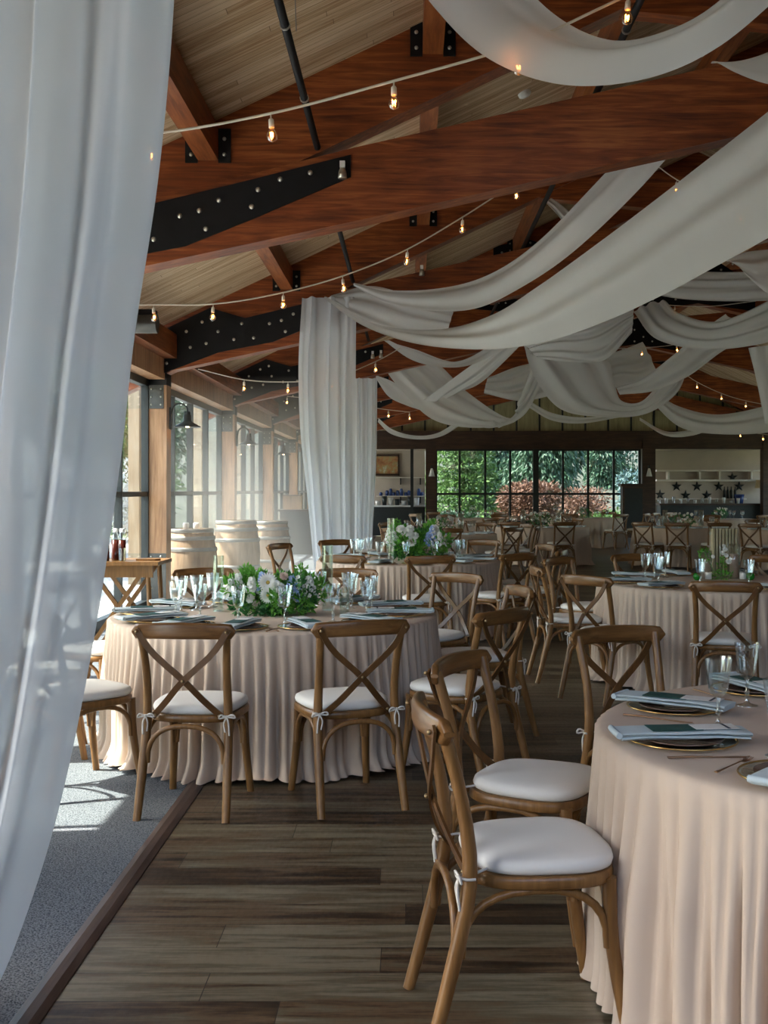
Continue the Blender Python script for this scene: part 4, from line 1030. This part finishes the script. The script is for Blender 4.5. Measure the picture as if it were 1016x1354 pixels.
t = empty('table_lamp', (sx(1004), YA - .5, 1.06), label='table lamp with wide tan drum shade at the right end of the bar', cat='lamp')
MB().lathe([(.001, 0), (.1, 0), (.1, .03), (.03, .06), (.03, .55), (.001, .55)], 12).build('lamp_base', M['frame'], t); MB().lathe([(.28, .5), (.24, .78), (.235, .78), (.275, .5)], 20).build('lamp_shade', M['ribbed'], t)
t = empty('bar_counter', (0, 0, 0), label='dark wooden bar counter along the right end wall', cat='counter')
MB().box(sx(866), sx(1016), YB + .3, YA - .3, 0, 1.0).build('counter_body', M['frame'], t); MB().box(sx(864), sx(1018), YB + .22, YA - .25, 1.0, 1.06).build('countertop', M['darkwood'], t)
L = []
for k in range(12):
    px = 872 + k * 9.5; h = .12 + .1 * ((k * 7) % 5) / 4
    t = empty('bar_glass', (sx(px, YB + .5), YB + .5, 1.06), label='x', cat='glass', group='glasses standing on the bar')
    MB().lathe([(.001, 0), (.045, 0), (.055, h), (.05, h), (.001, .01)], 10).build('glass_body', M['whitepl'] if k % 2 else M['goblet'], t); L.append(t)
order_labels(L, '%s glass from the left on the bar counter')
t = empty('dark_cabinet', (sx(834, YB - .6), YB - .9, 0), label='tall dark glass-front cabinet in front of the right window', cat='cabinet')
MB().box(-.34, .34, -.2, .2, 0, 1.62).build('cabinet_body', M['darkwood'], t); MB().box(-.40, .40, -.24, .24, 1.62, 1.70).build('cornice', M['darkwood'], t); MB().box(-.28, .28, -.22, -.2, .3, 1.55).build('door', M['frame'], t)
# left alcove
t = empty('framed_painting', (sx(512), YA - .08, sz(615)), label='framed autumn landscape painting on the left rear wall', cat='painting')
MB().box(-.36, .36, -.01, .03, -.29, .29).build('canvas', M['art'], t)
m = MB()
for a in ((-.42, .42, -.04, .03, .29, .36), (-.42, .42, -.04, .03, -.36, -.29), (-.42, -.36, -.04, .03, -.36, .36), (.36, .42, -.04, .03, -.36, .36)): m.box(*a)
m.build('picture_frame', M['darkwood'], t)
for py, w in ((631, 'upper'), (655.5, 'lower')):
    t = empty('wall_shelf', (0, 0, 0), label='%s white shelf on the left rear wall by the painting' % w, cat='shelf')
    MB().box(sx(498), sx(562), YA - .3, YA, sz(py) - .03, sz(py)).build('shelf_board', M['shelfwhite'], t)
    for px in (530, 556): MB().box(sx(px) - .02, sx(px) + .02, YA - .2, YA, sz(py) - .25, sz(py) - .03).build('bracket', M['frame'], t)
L = []
for k, px in enumerate((504, 512, 517, 521, 526, 531, 537, 541, 554, 558)):
    t = empty('blue_jar', (sx(px), YA - .16, sz(655.5)), label='x', cat='jar', group='blue glassware on the lower shelf')
    h = .10 + .05 * (k % 3); MB().lathe([(.001, 0), (.045, 0), (.05, h * .7), (.03, h), (.001, h)], 10).build('jar_body', M['bluepot'], t); t.scale = (1.2,) * 3; L.append(t)
order_labels(L, '%s blue jar from the left on the rear shelf')
t = empty('side_counter', (0, 0, 0), label='long dark counter under the painting on the left rear wall', cat='counter')
MB().box(sx(470), sx(562), YB + .3, YA - .1, 0, .95).build('counter_body', M['frame'], t); MB().box(sx(468), sx(563), YB + .25, YA - .05, .95, 1.0).build('countertop', M['whitepl'], t)
L = []
for k in range(7):
    px = 500 + k * 8.5; t = empty('stacked_crockery', (sx(px, YB + .6), YB + .6, 1.0), label='x', cat='crockery', group='crockery on the rear counter')
    h = .15 + .15 * ((k * 3) % 4) / 3; MB().lathe([(.001, 0), (.07, 0), (.09, h), (.001, h)], 10).build('crockery_body', M['frame'] if k % 2 else M['whitepl'], t); L.append(t)
order_labels(L, '%s crockery pile from the left on the rear counter')
t = empty('sideboard', (-2.35, 26.5, 0), label='dark slate sideboard against the left windows beyond the barrels', cat='sideboard')
MB().box(-.62, .62, -.35, .35, 0, 1.0).build('sideboard_body', M['gunmetal'], t); MB().box(-.68, .68, -.4, .4, 1.0, 1.05).build('sideboard_top', M['darkwood'], t)
for i, (x, h, w) in enumerate(((-.35, .34, 'left'), (.25, .24, 'right'))):
    c = empty('wooden_crate', (-2.35 + x, 26.45, 1.05), label='%s small crate on the dark sideboard' % w, cat='crate')
    MB().box(-.22, .22, -.15, .15, 0, h).build('crate_body', M['barrel'], c); MB().box(-.23, .23, -.16, .16, h - .03, h).build('crate_rim', M['chairdark'], c)
# wall sconce left of the window
for px, w in ((571, 'left'), (857, 'right')):
    t = empty('wall_sconce', (sx(px, YB), YB - .2, sz(626, YB)), label='small pale glass wall lamp on the %s dark rear column' % w, cat='wall lamp', group='rear column lamps')
    MB().lathe([(.03, .16), (.05, .1), (.10, -.1), (.001, -.08)], 12).build('glass_shade', M['whitepl'], t); MB().box(-.03, .03, 0, .08, .1, .26).build('bracket', M['frame'], t)

# ------------------------------------------------------------------ outside
struct(MB().box(-60, WL - .13, -15, 100, -.25, -.12), 'ground', M['ground'])
struct(MB().box(WL - .13, 60, YB + 1.4, 60, -.25, -.12), 'ground', M['ground'])
struct(MB().box(WR + .13, 60, -15, YB + 1.4, -.25, -.12), 'ground', M['ground'])
hill = MB().grid(lambda u, v: (-30 + 75 * u, 48 + 22 * v, -.3 + 7 * v ** .8 + .5 * sin(11 * u + 7 * v) * v), 30, 14)
struct(hill, 'ground_hill', plain('slope_soil', (.04, .045, .032), .95, var=.5, scale=1.5))
def tree(x, y, z0, rx, ry, rz, n, mat, label, size=.22, trunk=True, seed=0, layers=False, name='garden_tree', up=-.2):
    rnd = random.Random(seed * 13 + 5); t = empty(name, (x, y, 0), label=label, cat='tree' if name == 'garden_tree' else 'shrub', group='garden planting outside')
    mb = MB()
    for k in range(16):
        a = rnd.uniform(0, 6.28); q = rnd.random() ** .5; f = rnd.random()
        if layers:
            zz = z0 - rz + 2 * rz * k / 15; w = 1 - .75 * k / 15
            for j in range(3):
                a = j * 2.1 + k; leaf_blob(mb, (rx * w * .55 * cos(a), ry * w * .55 * sin(a), zz), n // 48, (rx * w * .6, ry * w * .6, rz * .07), size, rnd, -.1)
        else:
            leaf_blob(mb, (rx * .6 * q * cos(a), ry * .6 * q * sin(a), z0 + rz * (f * 1.5 - .75) * (1 - .3 * q)), n // 16, (rx * .5, ry * .5, rz * .4), size, rnd, up)
    mb.build('leaf_crown', M[mat], t, kind='stuff')
    if trunk: MB().tube([(0, 0, -.2), (.05, 0, z0 * .6), (0, 0, z0 + rz * .3)], [.14, .11, .05], 8).build('trunk', M['bark'], t)
tree(2.0, 42, 2.0, 2.2, 1.5, 2.3, 9000, 't_bright', 'bright green layered conifer at the left of the rear window', .20, layers=True, seed=1)
tree(4.35, 39.7, .8, 1.3, 1.0, 1.05, 7000, 't_red', 'bronze-red weeping maple dome in the middle of the rear window', .16, seed=2)
tree(7.0, 43.5, .7, 1.3, 1.2, 1.0, 4000, 't_red', 'second bronze maple lower right of the first', .16, seed=12)
for i, x in enumerate((-2, 3.2, 5.8, 9.6)):
    tree(x, 46.5 + 3.6 * (i % 2) + (3 if i == 3 else 0), 3.2, 1.9, 1.3, 3.6, 9000, 't_dark', '%s dark hanging cedar from the left behind the rear window' % ORD[i], .26, seed=20 + i, up=-1.5)
tree(9.3, 44, 1.1, 1.3, 1.1, 1.3, 5000, 't_blue', 'blue-grey spruce at the right end of the rear window', .18, seed=4)
tree(8.0, 41, .2, 1.8, .8, .7, 3500, 't_bright', 'low green shrub under the right rear panes', .16, trunk=False, seed=6, name='garden_shrub')
tree(1.6, 39.2, .2, 1.2, .6, .6, 3500, 't_dark', 'low dark shrub under the left rear panes', .16, trunk=False, seed=7, name='garden_shrub')
for i, (x, y, z0, rx, rz, mt) in enumerate(((-8.5, 14, 2.4, 1.8, 2.6, 't_dark'), (-9.5, 19, 3.0, 2.2, 3.2, 't_bright'), (-10, 26, 3.2, 2.4, 3.4, 't_dark'), (-9.5, 34, 3.2, 2.4, 3.4, 't_bright'), (-10, 42, 3.0, 2.6, 3.2, 't_dark'), (-12, 8, 3.2, 2.4, 3.4, 't_dark'))):
    tree(x, y, z0, rx, rx, rz, 8000, mt, '%s leafy tree from the left outside the left windows' % ORD[i], .26, seed=30 + i)
for i, (x, y) in enumerate(((-6.0, 16.5), (-6.4, 21), (-6.8, 28))):
    tree(x, y, 1.3, 1.0, 1.1, 1.1, 3500, 't_white', '%s white-flowering shrub outside the left windows' % ORD[i], .12, trunk=False, seed=50 + i, name='garden_shrub')
L = []
for i in range(4):
    t = empty('garden_post', (-4.5, 18.6 + i * 5.6, 0), label='x', cat='post', group='pale timber posts outside the left windows')
    MB().box(-.09, .09, -.09, .09, -.15, 3.3).build('post_shaft', M['extpost'], t); L.append(t)
order_labels(L, '%s pale timber post from the left outside the windows')

# dusty air that shows the sunbeams inside the left bays
m, nt, out = new_mat('dusty_air')
vs_ = N(nt, 'ShaderNodeVolumeScatter'); vs_.inputs['Density'].default_value = .055; vs_.inputs['Anisotropy'].default_value = .35; vs_.inputs['Color'].default_value = (1, .97, .90, 1)
nt.links.new(vs_.outputs[0], out.inputs['Volume'])
MB().box(-3.04, -1.36, 13.6, 21.5, .03, 2.88).build('dusty_air', m, label='thin haze of dust in the air before the left windows', cat='haze', kind='stuff')
# ------------------------------------------------------------------ light
w = bpy.data.worlds.new('World'); bpy.context.scene.world = w; w.use_nodes = True
nt = w.node_tree; bg = nt.nodes['Background']
sky = nt.nodes.new('ShaderNodeTexSky'); sky.sky_type = 'NISHITA'; sky.sun_disc = False
sky.sun_elevation = radians(50); sky.sun_rotation = radians(-95); sky.air_density = 1.2; sky.dust_density = 2.5
nt.links.new(sky.outputs[0], bg.inputs['Color']); bg.inputs['Strength'].default_value = .72
sun = bpy.data.lights.new('sun', 'SUN'); sun.energy = 14; sun.angle = radians(.6); sun.color = (1, .96, .88)
so = bpy.data.objects.new('sun', sun); C.objects.link(so)
d = Vector((1.0, .12, -1.34)).normalized(); so.rotation_euler = d.to_track_quat('-Z', 'Y').to_euler()
def portal(loc, rot, sx_, sy_):
    l = bpy.data.lights.new('window_portal', 'AREA'); l.shape = 'RECTANGLE'; l.size = sx_; l.size_y = sy_; l.cycles.is_portal = True
    o = bpy.data.objects.new('window_portal', l); C.objects.link(o); o.location = loc; o.rotation_euler = rot
portal((WL - .25, 17, 1.5), (0, -pi / 2, 0), 3.0, 40)
portal((WR + .25, 28, 1.5), (0, pi / 2, 0), 3.0, 17)
portal(((bw[0] + bw[1]) / 2, YB + .25, 1.5), (-pi / 2, 0, 0), bw[1] - bw[0], 2.8)
portal((.5, -2.9, 4.8), (pi / 2, 0, 0), 7.8, 4.0)

cam = bpy.data.cameras.new('camera'); co = bpy.data.objects.new('camera', cam); C.objects.link(co)
co.location = (0, 0, 1.5); co.rotation_euler = (pi / 2, 0, 0)
cam.sensor_fit = 'VERTICAL'; cam.sensor_height = 36; cam.lens = F * 36 / 1354
cam.shift_x = -32 / 1354; cam.shift_y = -29 / 1354; cam.clip_start = .05; cam.clip_end = 300
sc = bpy.context.scene; sc.camera = co
sc.view_settings.view_transform = 'Standard'; sc.view_settings.look = 'None'; sc.view_settings.gamma = 1
sc.view_settings.exposure = 0.8
sc.cycles.use_denoising = True; sc.cycles.volume_bounces = 1; sc.cycles.volume_step_rate = 4
sc.cycles.max_bounces = 10; sc.cycles.transparent_max_bounces = 24; sc.cycles.sample_clamp_indirect = 6
